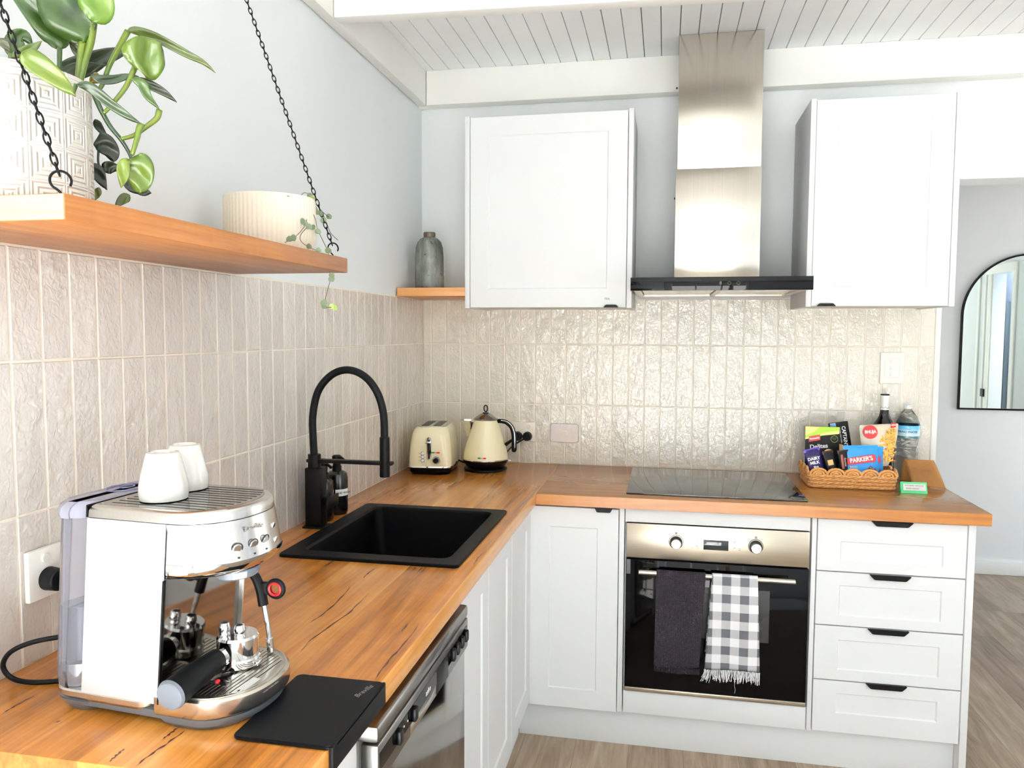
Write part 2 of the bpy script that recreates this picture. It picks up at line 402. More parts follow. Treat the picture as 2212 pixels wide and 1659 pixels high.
# right wall: doorway towards a grey room, and a large window towards the garden
mb = MB().box(XR, XR + .12, -.45, .45, 0, 2.7).box(XR, XR + .12, .45, 1.7, 2.45, 2.7).box(XR, XR + .12, .45, 1.7, 0, .1).box(XR, XR + .12, 1.7, 1.95, 0, 2.7).box(XR, XR + .12, -1.12, -.45, 0, 2.7).box(XR, XR + .12, -1.62, -1.12, 2.09, 2.7).box(XR, XR + .12, -2.0, -1.62, 0, 2.7)
mb.box(XR, XR + .12, -4.6, -3.0, 2.2, 2.7).box(XR, XR + .12, -4.6, -3.0, 0, .35).box(XR, XR + .12, -3.0, -2.0, 0, 2.7).box(XR, XR + .12, YB - .1, -4.6, 0, 2.7)
struct('wall_right', mb, 'plaster')
# rear wall with two glazed openings
mb = MB().box(-.12, .15, YB - .12, YB, 0, 2.7).box(.15, 2.3, YB - .12, YB, 2.12, 2.7).box(2.3, XR + .1, YB - .12, YB, 0, 2.7)
struct('wall_front', mb, 'plaster')
def window_frame(name, a0, a1, b0, b1, c, mull, facing):
    m = MB(); w = .045
    def bx(p, q, r, s_):
        if facing == 'y': m.box(p, q, c - .03, c + .03, r, s_, .003)
        else: m.box(c - .03, c + .03, p, q, r, s_, .003)
    bx(a0, a0 + w, b0, b1); bx(a1 - w, a1, b0, b1); bx(a0 + w, a1 - w, b0, b0 + w); bx(a0 + w, a1 - w, b1 - w, b1)
    for t in mull: bx(t - w / 2, t + w / 2, b0 + w, b1 - w)
    return struct(name, m, 'beam')
window_frame('window_1', .15, 2.3, 0, 2.12, YB - .06, (.87, 1.58), 'y')
window_frame('window_2', -4.6, -3.0, .35, 2.2, XR + .06, (-3.8,), 'x')
window_frame('window_3', .45, 1.7, .1, 2.45, XR + .06, (), 'x')
# doorway architrave and the room beyond it (seen in the mirror)
m = MB()
for y0, y1, z0, z1 in ((-1.12, -1.04, 0, 2.09), (-1.70, -1.62, 0, 2.09), (-1.78, -1.74, 0, 2.17), (-1.95, -1.90, 0, 2.17), (-1.74, -1.04, 2.09, 2.17)): m.box(XR - .016, XR + .002, y0, y1, z0, z1, .004)
m.box(XR, XR + .12, -1.14, -1.12, 0, 2.09).box(XR, XR + .12, -1.62, -1.60, 0, 2.09)
d1 = struct('door_1', m, 'beam')
MAT['greyroom'] = M('grey_room_paint', S(150, 154, 168), .8); MAT['greydoor'] = M('grey_door_paint', S(112, 122, 126), .5)
struct('wall_side_room', MB().box(XR + .45, XR + .55, -2.99, -.5, 0, 2.7).box(XR + .12, XR + .45, -2.99, -2.95, 0, 2.7).box(XR + .12, XR + .45, -.55, -.5, 0, 2.7), 'greyroom')
struct('door_2', MB().box(XR + .41, XR + .45, -2.94, -2.32, 0, 1.84, .003), 'greydoor')
struct('door_latch', MB().box(XR - .034, XR - .014, -1.73, -1.66, .84, .92, .003), 'black', d1)
# ceiling boards
mb = MB().box(-.12, XR + .12, YB - .12, 2.0, ZCEIL + .012, ZCEIL + .12)
cl = struct('ceiling', mb, 'groove'); m = MB(); k = -2; W = .0678
while True:
    x0 = .138 + W * k + .0008; x1 = .138 + W * (k + 1) - .0008; k += 1
    if x1 > XR: break
    if x0 < -.1: x0 = -.1
    g = .0024 if k % 2 else .0007
    m.box(x0 + g * .5, x1 - g * .3, YB - .1, 0, ZCEIL, ZCEIL + .0125, .0012, 1)
struct('ceiling_boards', m, 'ceil', cl)
struct('trim_2', MB().box(0, .037, YB, -.068, 2.446, 2.5895, .003), 'beam')            # wall plate along the left wall
struct('trim_3', MB().box(.0375, XR, -.068, -.004, 2.446, 2.5895, .003).box(-.005, .037, -.033, -.004, 2.446, 2.5895), 'beam')       # back beam
struct('trim_4', MB().box(.0375, 1.62, -1.008, -.955, 2.446, 2.5895, .003, mat=Matrix.Translation((0, -.98, 0)) @ Matrix.Rotation(math.radians(3.0), 4, 'Z') @ Matrix.Translation((0, .98, 0))), 'beam')
# ------------------------------------------------------------------ tiles
def tiles(rows, cols, facing, seed):
    rnd = random.Random(seed); m = MB(); g = .0013
    for (c0, c1) in cols:
        for (z0, z1) in rows:
            a0, a1, b0, b1 = c0 + g + rnd.uniform(-.0004, .0004), c1 - g + rnd.uniform(-.0004, .0004), z0 + g, z1 - g
            if a1 - a0 < .008: continue
            b = bmesh.new(); tx, tz = rnd.uniform(-.003, .003), rnd.uniform(-.0015, .0015); h = rnd.uniform(-.0004, .0004)
            def P(a, z, d):
                d = d + h + tx * (a - (a0 + a1) / 2) + tz * (z - (b0 + b1) / 2) if d > -.004 else d
                return (a, -d, z) if facing == '-y' else (d, a, z)
            e = .0022
            def rg(o_, d): return [b.verts.new(P(a, z, d)) for a, z in ((a0 + o_, b0 + o_), (a1 - o_, b0 + o_), (a1 - o_, b1 - o_), (a0 + o_, b1 - o_))]
            R_ = [rg(0, -.006), rg(0, -.0022), rg(e * .35, -.0008), rg(e, 0)]
            for p, q in zip(R_, R_[1:]):
                for i in range(4): b.faces.new((p[i], p[(i + 1) % 4], q[(i + 1) % 4], q[i]))
            b.faces.new(R_[-1]); m.add(b)
    return m
Z2 = 1.4334; Z1 = 1.1748; ZT = 1.6250
rows = [(Z2, ZT), (Z1, Z2), (ZC - .001, Z1)]
colsB = [(.0015, .0379)] + [(.0379 + .0665 * k, min(.0379 + .0665 * (k + 1), 2.086)) for k in range(31)]
colsL = [(-.0138, -.0015)] + [(-(.0138 + .0665 * (k + 1)), -(.0138 + .0665 * k)) for k in range(41)]
sb = struct('splashback_tiles', tiles(rows, colsB, '-y', 3), 'tileB', wb, sharp=6)
sl = struct('splashback_tiles', tiles(rows, colsL, '+x', 4), 'tileL', wl, sharp=6)
struct('grout', MB().box(0, 2.087, -.0002 + .0012, .0065, ZC - .002, ZT + .003), 'grout', wb)
struct('grout', MB().box(-.0065, -.0010, -2.75, 0, ZC - .002, ZT + .003), 'grout', wl)
# ------------------------------------------------------------------ worktops
YN = -2.437
SK = (.104, .574, -1.528, -.932)
hole = (SK[0] + .02, SK[1] - .02, SK[2] + .02, SK[3] - .02)
wt = thing('worktop', 'long orange hardwood worktop with dark gum veins, holding the black sink', 'worktop', (.3, -1.2, ZC - .04))
mb = plate([(.001, YN + .001), (.6136, YN + .001), (.6136, -.001), (.001, -.001)], [[(hole[0], hole[2]), (hole[1], hole[2]), (hole[1], hole[3]), (hole[0], hole[3])]], .0188, .0012, Matrix.Translation((0, 0, ZC - .02)))
part('slab', mb, 'woodL', wt)
m = MB()
for vein in VEINS:
    m = MB()
    P = spline([Vector((x, y, 0)) for x, y in vein], 5); N = len(P) - 1
    def fn(u, v):
        i = min(int(u * N), N - 1); c = P[i].lerp(P[i + 1], u * N - i); w = .0016 * math.sin(PI * min(1, u * .98 + .01)) ** .6 * (1 + .5 * math.sin(u * 31 + c.x * 90))
        return (c.x + (v - .5) * w * 2 + .0007 * math.sin(u * 23), c.y, ZC + .00015)
    m.grid(fn, 24, 1); part('gum_vein', m, MAT.setdefault('gum', M('dark_gum_vein', S(74, 30, 14), .5)), wt, recalc=False)
wr = single('worktop', MB().box(.6152, 2.079, -.629, -.001, ZC - .04, ZC, .0016), 'woodR', 'shorter worktop of pale brown timber under the black cooktop', 'worktop', (1.3, -.3, ZC - .04))
part('edge', MB().box(.6154, 2.0785, -.6302, -.6288, ZC - .0388, ZC - .0012), 'woodF', wr)
# ------------------------------------------------------------------ base cabinets, back run
FY = -.605
cc = thing('corner_cabinet', 'white shaker base cabinet between the corner and the oven', 'cabinet', (.75, -.3, 0))
part('carcass', MB().box(.60, .905, -.583, -.03, .14, .876), 'cab_in', cc)
d = part('door', shaker(.587, .904, .137, .868, FY, .02, (.072, .072, .07, .071)), 'cab', cc)
part('handle', pull(.819, .885, .8745, FY, .0175, slant=.010), 'black', d)
part('filler_panel', MB().box(.907, .9245, -.604, -.03, .14, .875, .0015), 'cab', cc)
oc = thing('oven_cabinet', 'white housing panels above and below the built-in oven', 'cabinet', (1.23, -.3, 0))
part('top_rail', MB().box(.9275, 1.5395, FY, -.585, .827, .874, .0015), 'cab', oc)
part('bottom_panel', MB().box(.9285, 1.5425, FY, -.585, .141, .2215, .0015), 'cab', oc)
part('carcass', MB().box(.9265, .931, -.58, -.03, .14, .875).box(1.5395, 1.544, -.58, -.03, .14, .875).box(.931, 1.5395, -.58, -.03, .141, .205), 'cab_in', oc)
dc = thing('drawer_cabinet', 'white base unit of four shaker drawers at the open end', 'cabinet', (1.8, -.3, 0))
part('carcass', MB().box(1.566, 2.016, -.583, -.03, .14, .875), 'cab_in', dc)
part('filler_panel', MB().box(1.5455, 1.5605, -.604, -.03, .14, .875, .0015), 'cab', dc)
part('end_panel', MB().box(2.0215, 2.0435, -.606, -.012, 0, .876, .0015), 'cab', dc)
dz = [(.6965, .871, .8715, (.073, .068, .033, .073)), (.5125, .6925, .6925, (.073, .068, .033, .043)), (.3245, .5085, .5095, (.073, .068, .036, .045)), (.143, .3205, .3235, (.073, .068, .067, .041))]
for z0, z1, hz, mg in dz:
    d = part('drawer', shaker(1.5635, 2.0185, z0, z1, FY, .02, mg), 'cab', dc)
    part('handle', pull(1.7265, 1.8555, hz + .001, FY, .0165), 'black', d)
single('kickboard', MB().box(.546, 2.020, -.562, -.546, 0, .139, .001), 'cab', 'white plinth board along the floor under the oven', 'plinth', (1.3, -.55, 0))
# ------------------------------------------------------------------ left run
sc_ = thing('sink_cabinet', 'glossy white base cabinet with tall shaker doors under the sink', 'cabinet', (.3, -1.1, 0))
part('carcass', MB().box(.03, .566, -1.605, -.62, .14, .66), 'cab_in', sc_)
for y0, y1, mg in ((-1.604, -1.277, (.07, .066, .07, .07)), (-1.273, -.947, (.066, .066, .07, .07)), (-.943, -.6065, (.066, .07, .07, .07))):
    part('door' if y0 < -1 else 'corner_panel', shaker(y0, y1, .15, .868, .592, .02, mg, facing='+x'), 'cab', sc_)
part('plinth', MB().box(.53, .545, -1.605, -.566, 0, .14), 'cab', sc_)
ec = thing('end_cabinet', 'white end panel carrying the near end of the long worktop', 'panel', (.3, -2.33, 0))
part('side_panel', MB().box(.02, .592, -2.43, -2.195, 0, .876, .0015), 'cab', ec)
# dishwasher
dw = thing('dishwasher', 'silver freestanding dishwasher with black controls under the worktop', 'dishwasher', (.33, -1.885, 0))
DX = .62; y0, y1 = -2.176, -1.607
part('cabinet', MB().box(.05, DX - .040, y0 + .003, y1 - .003, .06, .829, .006), 'white', dw)
part('top_panel', MB().box(.045, DX, y0, y1, .834, .862, .006), 'ss_dw', dw)
part('fascia', MB().box(DX - .03, DX, y0, y1, .762, .8315, .004), 'ss_dw', dw)
cp = part('control_strip', MB().box(DX - .002, DX + .0008, y0 + .006, y1 - .012, .787, .8165, .0004, 1), 'blackgloss', dw)
for yy in (-2.085, -2.005, -1.745, -1.712, -1.676, -1.640):
    part('button', MB().box(DX, DX + .009, yy - .009, yy + .009, .788, .813, .003), 'blackplas', cp)
for yy in (-2.055, -2.035): part('indicator_light', MB().cyl((DX, yy, .802), (DX + .0015, yy, .802), .002, n=10), 'white', cp)
part('handle_recess', MB().box(DX - .004, DX + .0012, -1.86, -1.775, .765, .8165, .002), 'blackplas', dw)
part('grip_scoop', MB().box(DX - .004, DX + .0006, -2.02, -1.86, .764, .786, .003), 'steel', dw)
text('asko', .017, 'whiteink', cp, frame((DX + .0012, -1.915, .801), (0, 1, 0), n=(1, 0, 0)))
part('door', MB().box(DX - .036, DX - .007, y0 + .003, y1 - .003, .13, .7605, .004), MAT.setdefault('dwdoor', M('dishwasher_door_steel', S(150, 147, 142), .09, 1, var=.01)), dw)
part('kick_panel', MB().box(DX - .1, DX - .06, y0 + .01, y1 - .01, .0, .125, .002), 'blackplas', dw)
# ------------------------------------------------------------------ upper cabinets
def upper(name, label, x0, x1, z0, z1, dx0, dx1, dz0, dz1, mg, hx):
    u = thing(name, label, 'cabinet', ((x0 + x1) / 2, -.17, z0)); fy = -.35
    part('side_panel', MB().box(x0, x0 + .0185, fy, -.001, z0, z1, .001), 'cab', u)
    part('side_panel', MB().box(x1 - .0185, x1, fy, -.001, z0, z1, .001), 'cab', u)
    part('carcass', MB().box(x0 + .0195, x1 - .0195, fy + .024, -.001, z0 + .004, z1 - .004), 'cab_in', u)
    d = part('door', shaker(dx0, dx1, dz0, dz1, fy + .001, .02, mg), 'cab', u)
    part('handle', pull(hx[0], hx[1], z0 + .0015, fy + .001, .0105, drop=1, slant=.010), 'black', d)
    return u, d
u1, d1_ = upper('wall_cabinet', 'white shaker wall cabinet left of the hood, with a tiny TEA label', .2825, .9265, 1.578, 2.312, .3035, .905, 1.5805, 2.307, (.072, .071, .0715, .071), (.821, .880))
upper('wall_cabinet', 'white shaker wall cabinet on the right side of the hood', 1.5455, 2.036, 1.581, 2.312, 1.5655, 2.0155, 1.583, 2.307, (.072, .072, .068, .071), (1.582, 1.648))
text('TEA', .0115, 'ink', d1_, frame((.835, -.3497, 1.612), (1, 0, 0), n=(0, -1, 0)))
# ------------------------------------------------------------------ range hood
hd = thing('range_hood', 'stainless range hood with a tall duct and black glass visor', 'range hood', (1.234, -.27, 1.632))
HY = -.54
part('canopy', MB().box(.940, 1.530, HY + .012, -.001, 1.646, 1.672, .002).box(.940, 1.530, HY + .012, HY + .045, 1.634, 1.646).box(.940, .965, HY + .045, -.001, 1.634, 1.646).box(1.505, 1.530, HY + .045, -.001, 1.634, 1.646).box(.965, 1.505, -.05, -.001, 1.634, 1.646).box(1.226, 1.246, HY + .045, -.05, 1.634, 1.646), 'ss_x', hd)
part('glass_visor', MB().box(.9305, 1.5375, HY, HY + .011, 1.632, 1.678, .001), 'blackgloss', hd)
for a, b in ((.969, 1.222), (1.250, 1.501)): part('grease_filter', MB().box(a, b, HY + .05, -.055, 1.6375, 1.6455, .001), 'steel', hd)
part('duct_cover', MB().box(1.082, 1.391, -.281, -.001, 1.672, 2.098, .0008), 'ss_z', hd)
part('duct_sleeve', MB().box(1.0865, 1.3885, -.2775, -.001, 2.097, 2.588, .0008), 'ss_z', hd)
for z in (2.02, 2.45): part('screw', MB().cyl((1.078, -.10, z), (1.084, -.10, z), .004, n=8), 'black', hd)
# display + touch symbols on the visor
text('8', .016, 'greyink', hd, frame((1.236, HY - .0004, 1.656), (1, 0, 0), n=(0, -1, 0)), name='display')
for xx in (1.265, 1.295): part('touch_button', MB().torus((xx, HY - .0003, 1.656), .0055, .0005, 'Y', 20, 4), 'greyink', hd)
# ------------------------------------------------------------------ cooktop
ck = thing('cooktop', 'black glass induction cooktop set on the back worktop', 'cooktop', (1.23, -.31, ZC))
part('glass', MB().box(.928, 1.536, -.572, -.055, ZC + .0005, ZC + .0065, .001), MAT.setdefault('ckglass', M('cooktop_glass', S(26, 28, 28), .035, var=.05, IOR=1.9)), ck)
cpm = part('control_panel', MB().box(1.47, 1.525, -.568, -.545, ZC + .0064, ZC + .0068), 'blackgloss', ck)
for i in range(3): part('touch_mark', MB().torus((1.480 + i * .014, -.556, ZC + .0069), .003, .0004, 'Z', 14, 4), 'greyink', cpm)
# ------------------------------------------------------------------ oven
ov = thing('oven', 'built-in electric oven with a black glass door and steel control panel', 'oven', (1.235, -.3, .22))
OY = -.612
part('body', MB().box(.934, 1.537, -.588, -.05, .2225, .822), 'blackplas', ov)
pn = part('control_panel', MB().box(.9325, 1.5385, OY + .004, -.588, .7025, .8235, .0015), 'ss_x', ov)
dr = part('door', MB().box(.9335, 1.5385, OY, -.590, .2405, .6975, .0015), 'blackgloss', ov)
part('bottom_trim', MB().box(.9335, 1.5395, OY, -.590, .2235, .2385, .001), 'ss_x', ov)
MAT['ovenwin'] = M('oven_inner_glass', S(30, 33, 31), .25)
part('inner_window', MB().box(1.19, 1.415, OY - .0003, OY + .001, .435, .615), 'ovenwin', dr)
part('corner_clip', MB().box(.9345, .948, OY - .0006, OY + .001, .645, .6965), MAT.setdefault('clipgrey', M('dark_grey_trim', S(52, 52, 54), .4)), dr)
h = part('handle', MB().cyl((.978, -.655, .666), (1.489, -.655, .666), .0085, bev=.001), 'steel', ov)
for xx in (1.005, 1.462): part('handle_bracket', MB().cyl((xx, -.655, .666), (xx, -.611, .666), .006, n=12), 'steel', h)
for kx in (1.102, 1.366):
    k_ = part('knob', MB().cyl((kx, OY + .004, .763), (kx, OY - .020, .763), .0185, .0165, 32, .001), 'chrome', pn)
    part('knob_ring', MB().torus((kx, OY + .0035, .766), .0235, .0012, 'Y', 40, 6), 'blackplas', k_)
    part('knob_skirt', MB().cyl((kx, OY + .0045, .765), (kx, OY + .0025, .765), .0215, n=32), 'blackplas', k_)
    part('symbol', MB().box(kx - .004, kx + .004, OY + .0034, OY + .0038, .792, .800), 'greyink', k_)
part('display', MB().box(1.194, 1.277, OY + .0028, OY + .006, .7445, .779, .0008), MAT.setdefault('disp', M('display_glass', S(38, 44, 44), .08)), pn)
for bx_, ix in ((1.173, 1.158), (1.298, 1.3135)):
    for bz in (.7725, .7515):
        part('button', MB().cyl((bx_, OY + .004, bz), (bx_, OY + .000, bz), .0052, n=18, bev=.001), 'white', pn)
        part('symbol', plate([(ix - .0035, bz - .0035), (ix + .0035, bz - .0035), (ix + .0035, bz + .0035), (ix - .0035, bz + .0035)], [[(ix - .0024, bz - .0024), (ix + .0024, bz - .0024), (ix + .0024, bz + .0024), (ix - .0024, bz + .0024)]], .0002, 0, XZ(OY + .0036)), 'greyink', pn)
# ------------------------------------------------------------------ towels on the oven rail
def towel_bm(x0t, x1t, x0b, x1b, z_top, z_bot, z_back, wav, ph):
    by, bz, r = -.655, .666, .0115
    path = []
    n1 = 34
    for i in range(n1 + 1): t = i / n1; path.append((by - r - .004 * math.sin(t * PI) - .006 * (1 - t), z_bot + (bz - z_bot) * t))
    for i in range(1, 9): a = PI * i / 8; path.append((by - r * math.cos(a), bz + r * math.sin(a)))
    for i in range(1, 13): path.append((by + r + .001, bz - (bz - z_back) * i / 12))
    def fn(u, v):
        k = v * (len(path) - 1); i = min(int(k), len(path) - 2); f = k - i
        y = path[i][0] * (1 - f) + path[i + 1][0] * f; z = path[i][1] * (1 - f) + path[i + 1][1] * f
        t = max(0, min(1, (bz - z) / (bz - z_bot))); xa = x0t + (x0b - x0t) * t; xb = x1t + (x1b - x1t) * t
        x = xa + (xb - xa) * u
        if v < .63:
            y -= .5 * wav * t * (1 + math.sin(u * 9 + ph)) ; z -= .006 * t * math.sin(u * 4 + ph) + .010 * t * u * (1 if ph > 0 else 0)
        return (x, y, z)
    return MB().grid(fn, 26, 60)
def waffle():
    t = NT('charcoal_waffle_cloth'); o = t.obj(); sep = t.n('ShaderNodeSeparateXYZ'); t.l(o, sep.inputs[0])
    sx = t.math('SINE', t.math('MULTIPLY', sep.outputs[0], 2 * PI / .0052)); sz = t.math('SINE', t.math('MULTIPLY', sep.outputs[2], 2 * PI / .0052))
    h = t.math('MAXIMUM', sx, sz)
    t.l(t.ramp(h, [(.3, S(18, 12, 20)), (.95, S(46, 38, 48))]), t.b.inputs['Base Color']); t.b.inputs['Roughness'].default_value = .95
    t.bump(h, .6, .002); return t.m
MAT['waffle'] = waffle()
def gingham():
    t = NT('grey_gingham_cloth'); o = t.obj(); sep = t.n('ShaderNodeSeparateXYZ'); t.l(o, sep.inputs[0])
    a = t.math('GREATER_THAN', t.math('FRACT', t.math('DIVIDE', t.math('ADD', sep.outputs[0], 10.010), .0585)), .5)
    b = t.math('GREATER_THAN', t.math('FRACT', t.math('DIVIDE', t.math('ADD', sep.outputs[2], 10.0125), .0585)), .5)
    nz = t.noise(t.mapping(o, (900, 900, 900)), 1, 2)
    c = t.mix(t.math('MULTIPLY', t.math('ADD', a, b), .5), S(240, 240, 242), S(72, 74, 80))
    c = t.mix(t.math('MULTIPLY', nz, .14), c, S(190, 190, 196))
    t.l(c, t.b.inputs['Base Color']); t.b.inputs['Roughness'].default_value = .9; t.bump(nz, .3, .001); return t.m
MAT['gingham'] = gingham()
tw = thing('tea_towel', 'plain charcoal waffle tea towel on the left of the oven rail', 'tea towel', (1.115, -.66, .34), group='tea towels on the oven rail')
o = part('cloth', towel_bm(1.038, 1.2005, 1.034, 1.184, .69, .352, .42, .005, 0), 'waffle', tw, sharp=0)
md = o.modifiers.new('t', 'SOLIDIFY'); md.thickness = .003; md.offset = 0
m = MB()
for i in range(34):
    x = 1.035 + i * .1475 / 33; m.box(x, x + .0032, -.684 - .0015 * (i % 2), -.6765, .336 - .004 * math.sin(i / 11), .3525, .0006, 1)
part('hem', m, 'waffle', tw)
tw2 = thing('tea_towel', 'fringed grey and white gingham tea towel on the right of the oven rail', 'tea towel', (1.29, -.66, .33), group='tea towels on the oven rail')
o = part('cloth', towel_bm(1.222, 1.369, 1.202, 1.381, .69, .362, .40, .006, 1.3), 'gingham', tw2, sharp=0)
md = o.modifiers.new('t', 'SOLIDIFY'); md.thickness = .0025; md.offset = 0
MAT['fringe'] = M('white_cotton_thread', S(236, 236, 238), .9)
m = MB(); rnd = random.Random(5)
for i in range(110):
    u = i / 109; x = 1.201 + .181 * u + rnd.uniform(-.001, .001); y = -.681 - .003 * (1 + math.sin(u * 9 + 1.3)) + rnd.uniform(-.002, .002)
    z0 = .360 - .006 * math.sin(u * 4 + 1.3) - .010 * u; L = rnd.uniform(.024, .040); dx = rnd.uniform(-.008, .008) + (-.01 if u < .12 else 0)
    m.tube([(x, y, z0 + .004), (x + dx * .4, y - .002, z0 - L * .5), (x + dx, y - .001, z0 - L)], .0008, 4)
m.tube([(1.302, -.684, .33), (1.300, -.686, .31), (1.303, -.685, .295), (1.301, -.685, .283)], .0006, 4)
part('fringe', m, 'fringe', tw2)
LEAVES=[
 ('lime',[(0.228, -2.406, 1.847), (0.233, -2.401, 1.842), (0.247, -2.388, 1.829), (0.262, -2.374, 1.812), (0.271, -2.365, 1.8)],0.029),
 ('mid',[(0.148, -2.344, 1.869), (0.153, -2.339, 1.889), (0.162, -2.331, 1.899), (0.169, -2.324, 1.887)],0.023),
 ('pale',[(0.185, -2.378, 1.853), (0.195, -2.369, 1.862), (0.204, -2.36, 1.871), (0.211, -2.353, 1.881)],0.013),
 ('mid',[(0.186, -2.294, 1.891), (0.183, -2.297, 1.91), (0.171, -2.309, 1.934), (0.152, -2.327, 1.962), (0.129, -2.348, 1.993)],0.041),
 ('deep',[(0.221, -2.289, 1.898), (0.216, -2.293, 1.917), (0.208, -2.301, 1.944), (0.198, -2.31, 1.986), (0.186, -2.322, 2.044)],0.075),
 ('mid2',[(0.243, -2.295, 1.926), (0.247, -2.291, 1.942), (0.247, -2.292, 1.964), (0.244, -2.294, 1.995), (0.239, -2.299, 2.032)],0.047),
 ('grey',[(0.191, -2.262, 1.891), (0.187, -2.266, 1.906), (0.182, -2.27, 1.916)],0.011),
 ('dark',[(0.136, -2.245, 1.883), (0.163, -2.219, 1.898), (0.192, -2.193, 1.919), (0.217, -2.169, 1.936)],0.028),
 ('dark',[(0.154, -2.256, 1.871), (0.176, -2.235, 1.883), (0.199, -2.213, 1.896)],0.024),
 ('olive',[(0.258, -2.24, 1.934), (0.267, -2.231, 1.936), (0.287, -2.212, 1.931), (0.316, -2.185, 1.916), (0.335, -2.166, 1.907), (0.348, -2.154, 1.894)],0.014),
 ('lime2',[(0.282, -2.258, 1.872), (0.288, -2.252, 1.883), (0.3, -2.241, 1.901), (0.309, -2.233, 1.913)],0.064),
 ('dark2',[(0.234, -2.29, 1.855), (0.242, -2.283, 1.85), (0.255, -2.27, 1.853), (0.269, -2.257, 1.861), (0.28, -2.247, 1.863)],0.013),
 ('dark',[(0.263, -2.235, 1.865), (0.277, -2.222, 1.86), (0.293, -2.206, 1.851), (0.306, -2.194, 1.839)],0.014),
 ('dark2',[(0.253, -2.341, 1.824), (0.265, -2.33, 1.823), (0.281, -2.314, 1.806), (0.298, -2.298, 1.791), (0.311, -2.286, 1.782)],0.015),
 ('mid',[(0.285, -2.269, 1.853), (0.295, -2.26, 1.847), (0.3, -2.255, 1.831), (0.311, -2.244, 1.814)],0.015),
 ('lime',[(0.291, -2.292, 1.733), (0.287, -2.295, 1.721), (0.286, -2.296, 1.705), (0.284, -2.298, 1.691)],0.018),
 ('lime2',[(0.289, -2.28, 1.737), (0.294, -2.275, 1.725), (0.296, -2.272, 1.705), (0.295, -2.273, 1.687)],0.046),
 ('deep2',[(0.167, -2.202, 1.818), (0.171, -2.198, 1.806), (0.18, -2.189, 1.79)],0.013),
 ('deep2',[(0.174, -2.209, 1.786), (0.182, -2.202, 1.78), (0.189, -2.195, 1.767), (0.191, -2.193, 1.753)],0.033),
 ('deep2',[(0.178, -2.219, 1.746), (0.182, -2.215, 1.727), (0.189, -2.209, 1.707)],0.020),
 ('deep2',[(0.18, -2.204, 1.738), (0.187, -2.197, 1.744), (0.2, -2.185, 1.745)],0.020),
 ('deep2',[(0.224, -2.204, 1.732), (0.227, -2.201, 1.714), (0.234, -2.193, 1.701)],0.021),
 ('deep2',[(0.224, -2.189, 1.72), (0.232, -2.181, 1.709), (0.242, -2.173, 1.706)],0.018),
 ('olive2',[(0.182, -2.216, 1.709), (0.179, -2.218, 1.698), (0.177, -2.22, 1.689)],0.011),
 ('olive2',[(0.225, -2.202, 1.698), (0.218, -2.209, 1.691), (0.209, -2.217, 1.677)],0.016),
 ('grey',[(0.155, -2.365, 1.884), (0.159, -2.361, 1.877), (0.163, -2.357, 1.868)],0.013),
 ('yellow',[(0.202, -2.252, 1.866), (0.206, -2.248, 1.863), (0.209, -2.245, 1.858)],0.020),
]
STEMS=[
 ('lime',[(0.221, -2.289, 1.901), (0.218, -2.292, 1.875), (0.214, -2.296, 1.832)],0.0045),
 ('lime',[(0.231, -2.279, 1.935), (0.228, -2.282, 1.904), (0.223, -2.287, 1.877), (0.215, -2.294, 1.832)],0.0053),
 ('mid',[(0.2, -2.309, 1.887), (0.199, -2.31, 1.858), (0.197, -2.312, 1.825)],0.0029),
 ('lime',[(0.252, -2.232, 1.936), (0.242, -2.241, 1.908), (0.233, -2.249, 1.882), (0.226, -2.256, 1.853), (0.22, -2.262, 1.839)],0.0037),
 ('lime',[(0.276, -2.25, 1.875), (0.266, -2.26, 1.843), (0.252, -2.273, 1.815), (0.245, -2.28, 1.802)],0.0033),
 ('vine',[(0.229, -2.281, 1.836), (0.234, -2.277, 1.817), (0.238, -2.273, 1.804), (0.245, -2.266, 1.786), (0.255, -2.257, 1.769), (0.261, -2.25, 1.754), (0.264, -2.248, 1.744)],0.0033),
 ('lime',[(0.305, -2.236, 1.816), (0.302, -2.239, 1.803), (0.291, -2.25, 1.788), (0.28, -2.261, 1.774), (0.267, -2.273, 1.766)],0.0037),
 ('lime',[(0.305, -2.278, 1.785), (0.302, -2.28, 1.776), (0.3, -2.282, 1.763), (0.295, -2.287, 1.739)],0.0041),
 ('pale',[(0.172, -2.363, 1.817), (0.171, -2.364, 1.842), (0.17, -2.364, 1.863)],0.0037),
 ('pale',[(0.172, -2.349, 1.822), (0.17, -2.351, 1.846), (0.166, -2.355, 1.864)],0.0037),
 ('mid',[(0.199, -2.364, 1.857), (0.202, -2.362, 1.841), (0.207, -2.357, 1.814)],0.0033),
 ('vine',[(0.177, -2.206, 1.786), (0.175, -2.208, 1.75), (0.18, -2.204, 1.738), (0.183, -2.201, 1.708)],0.0016),
 ('vine',[(0.24, -2.216, 1.752), (0.238, -2.217, 1.725), (0.235, -2.22, 1.71)],0.0016),
 ('mid',[(0.246, -2.334, 1.827), (0.244, -2.336, 1.815)],0.0024),
]
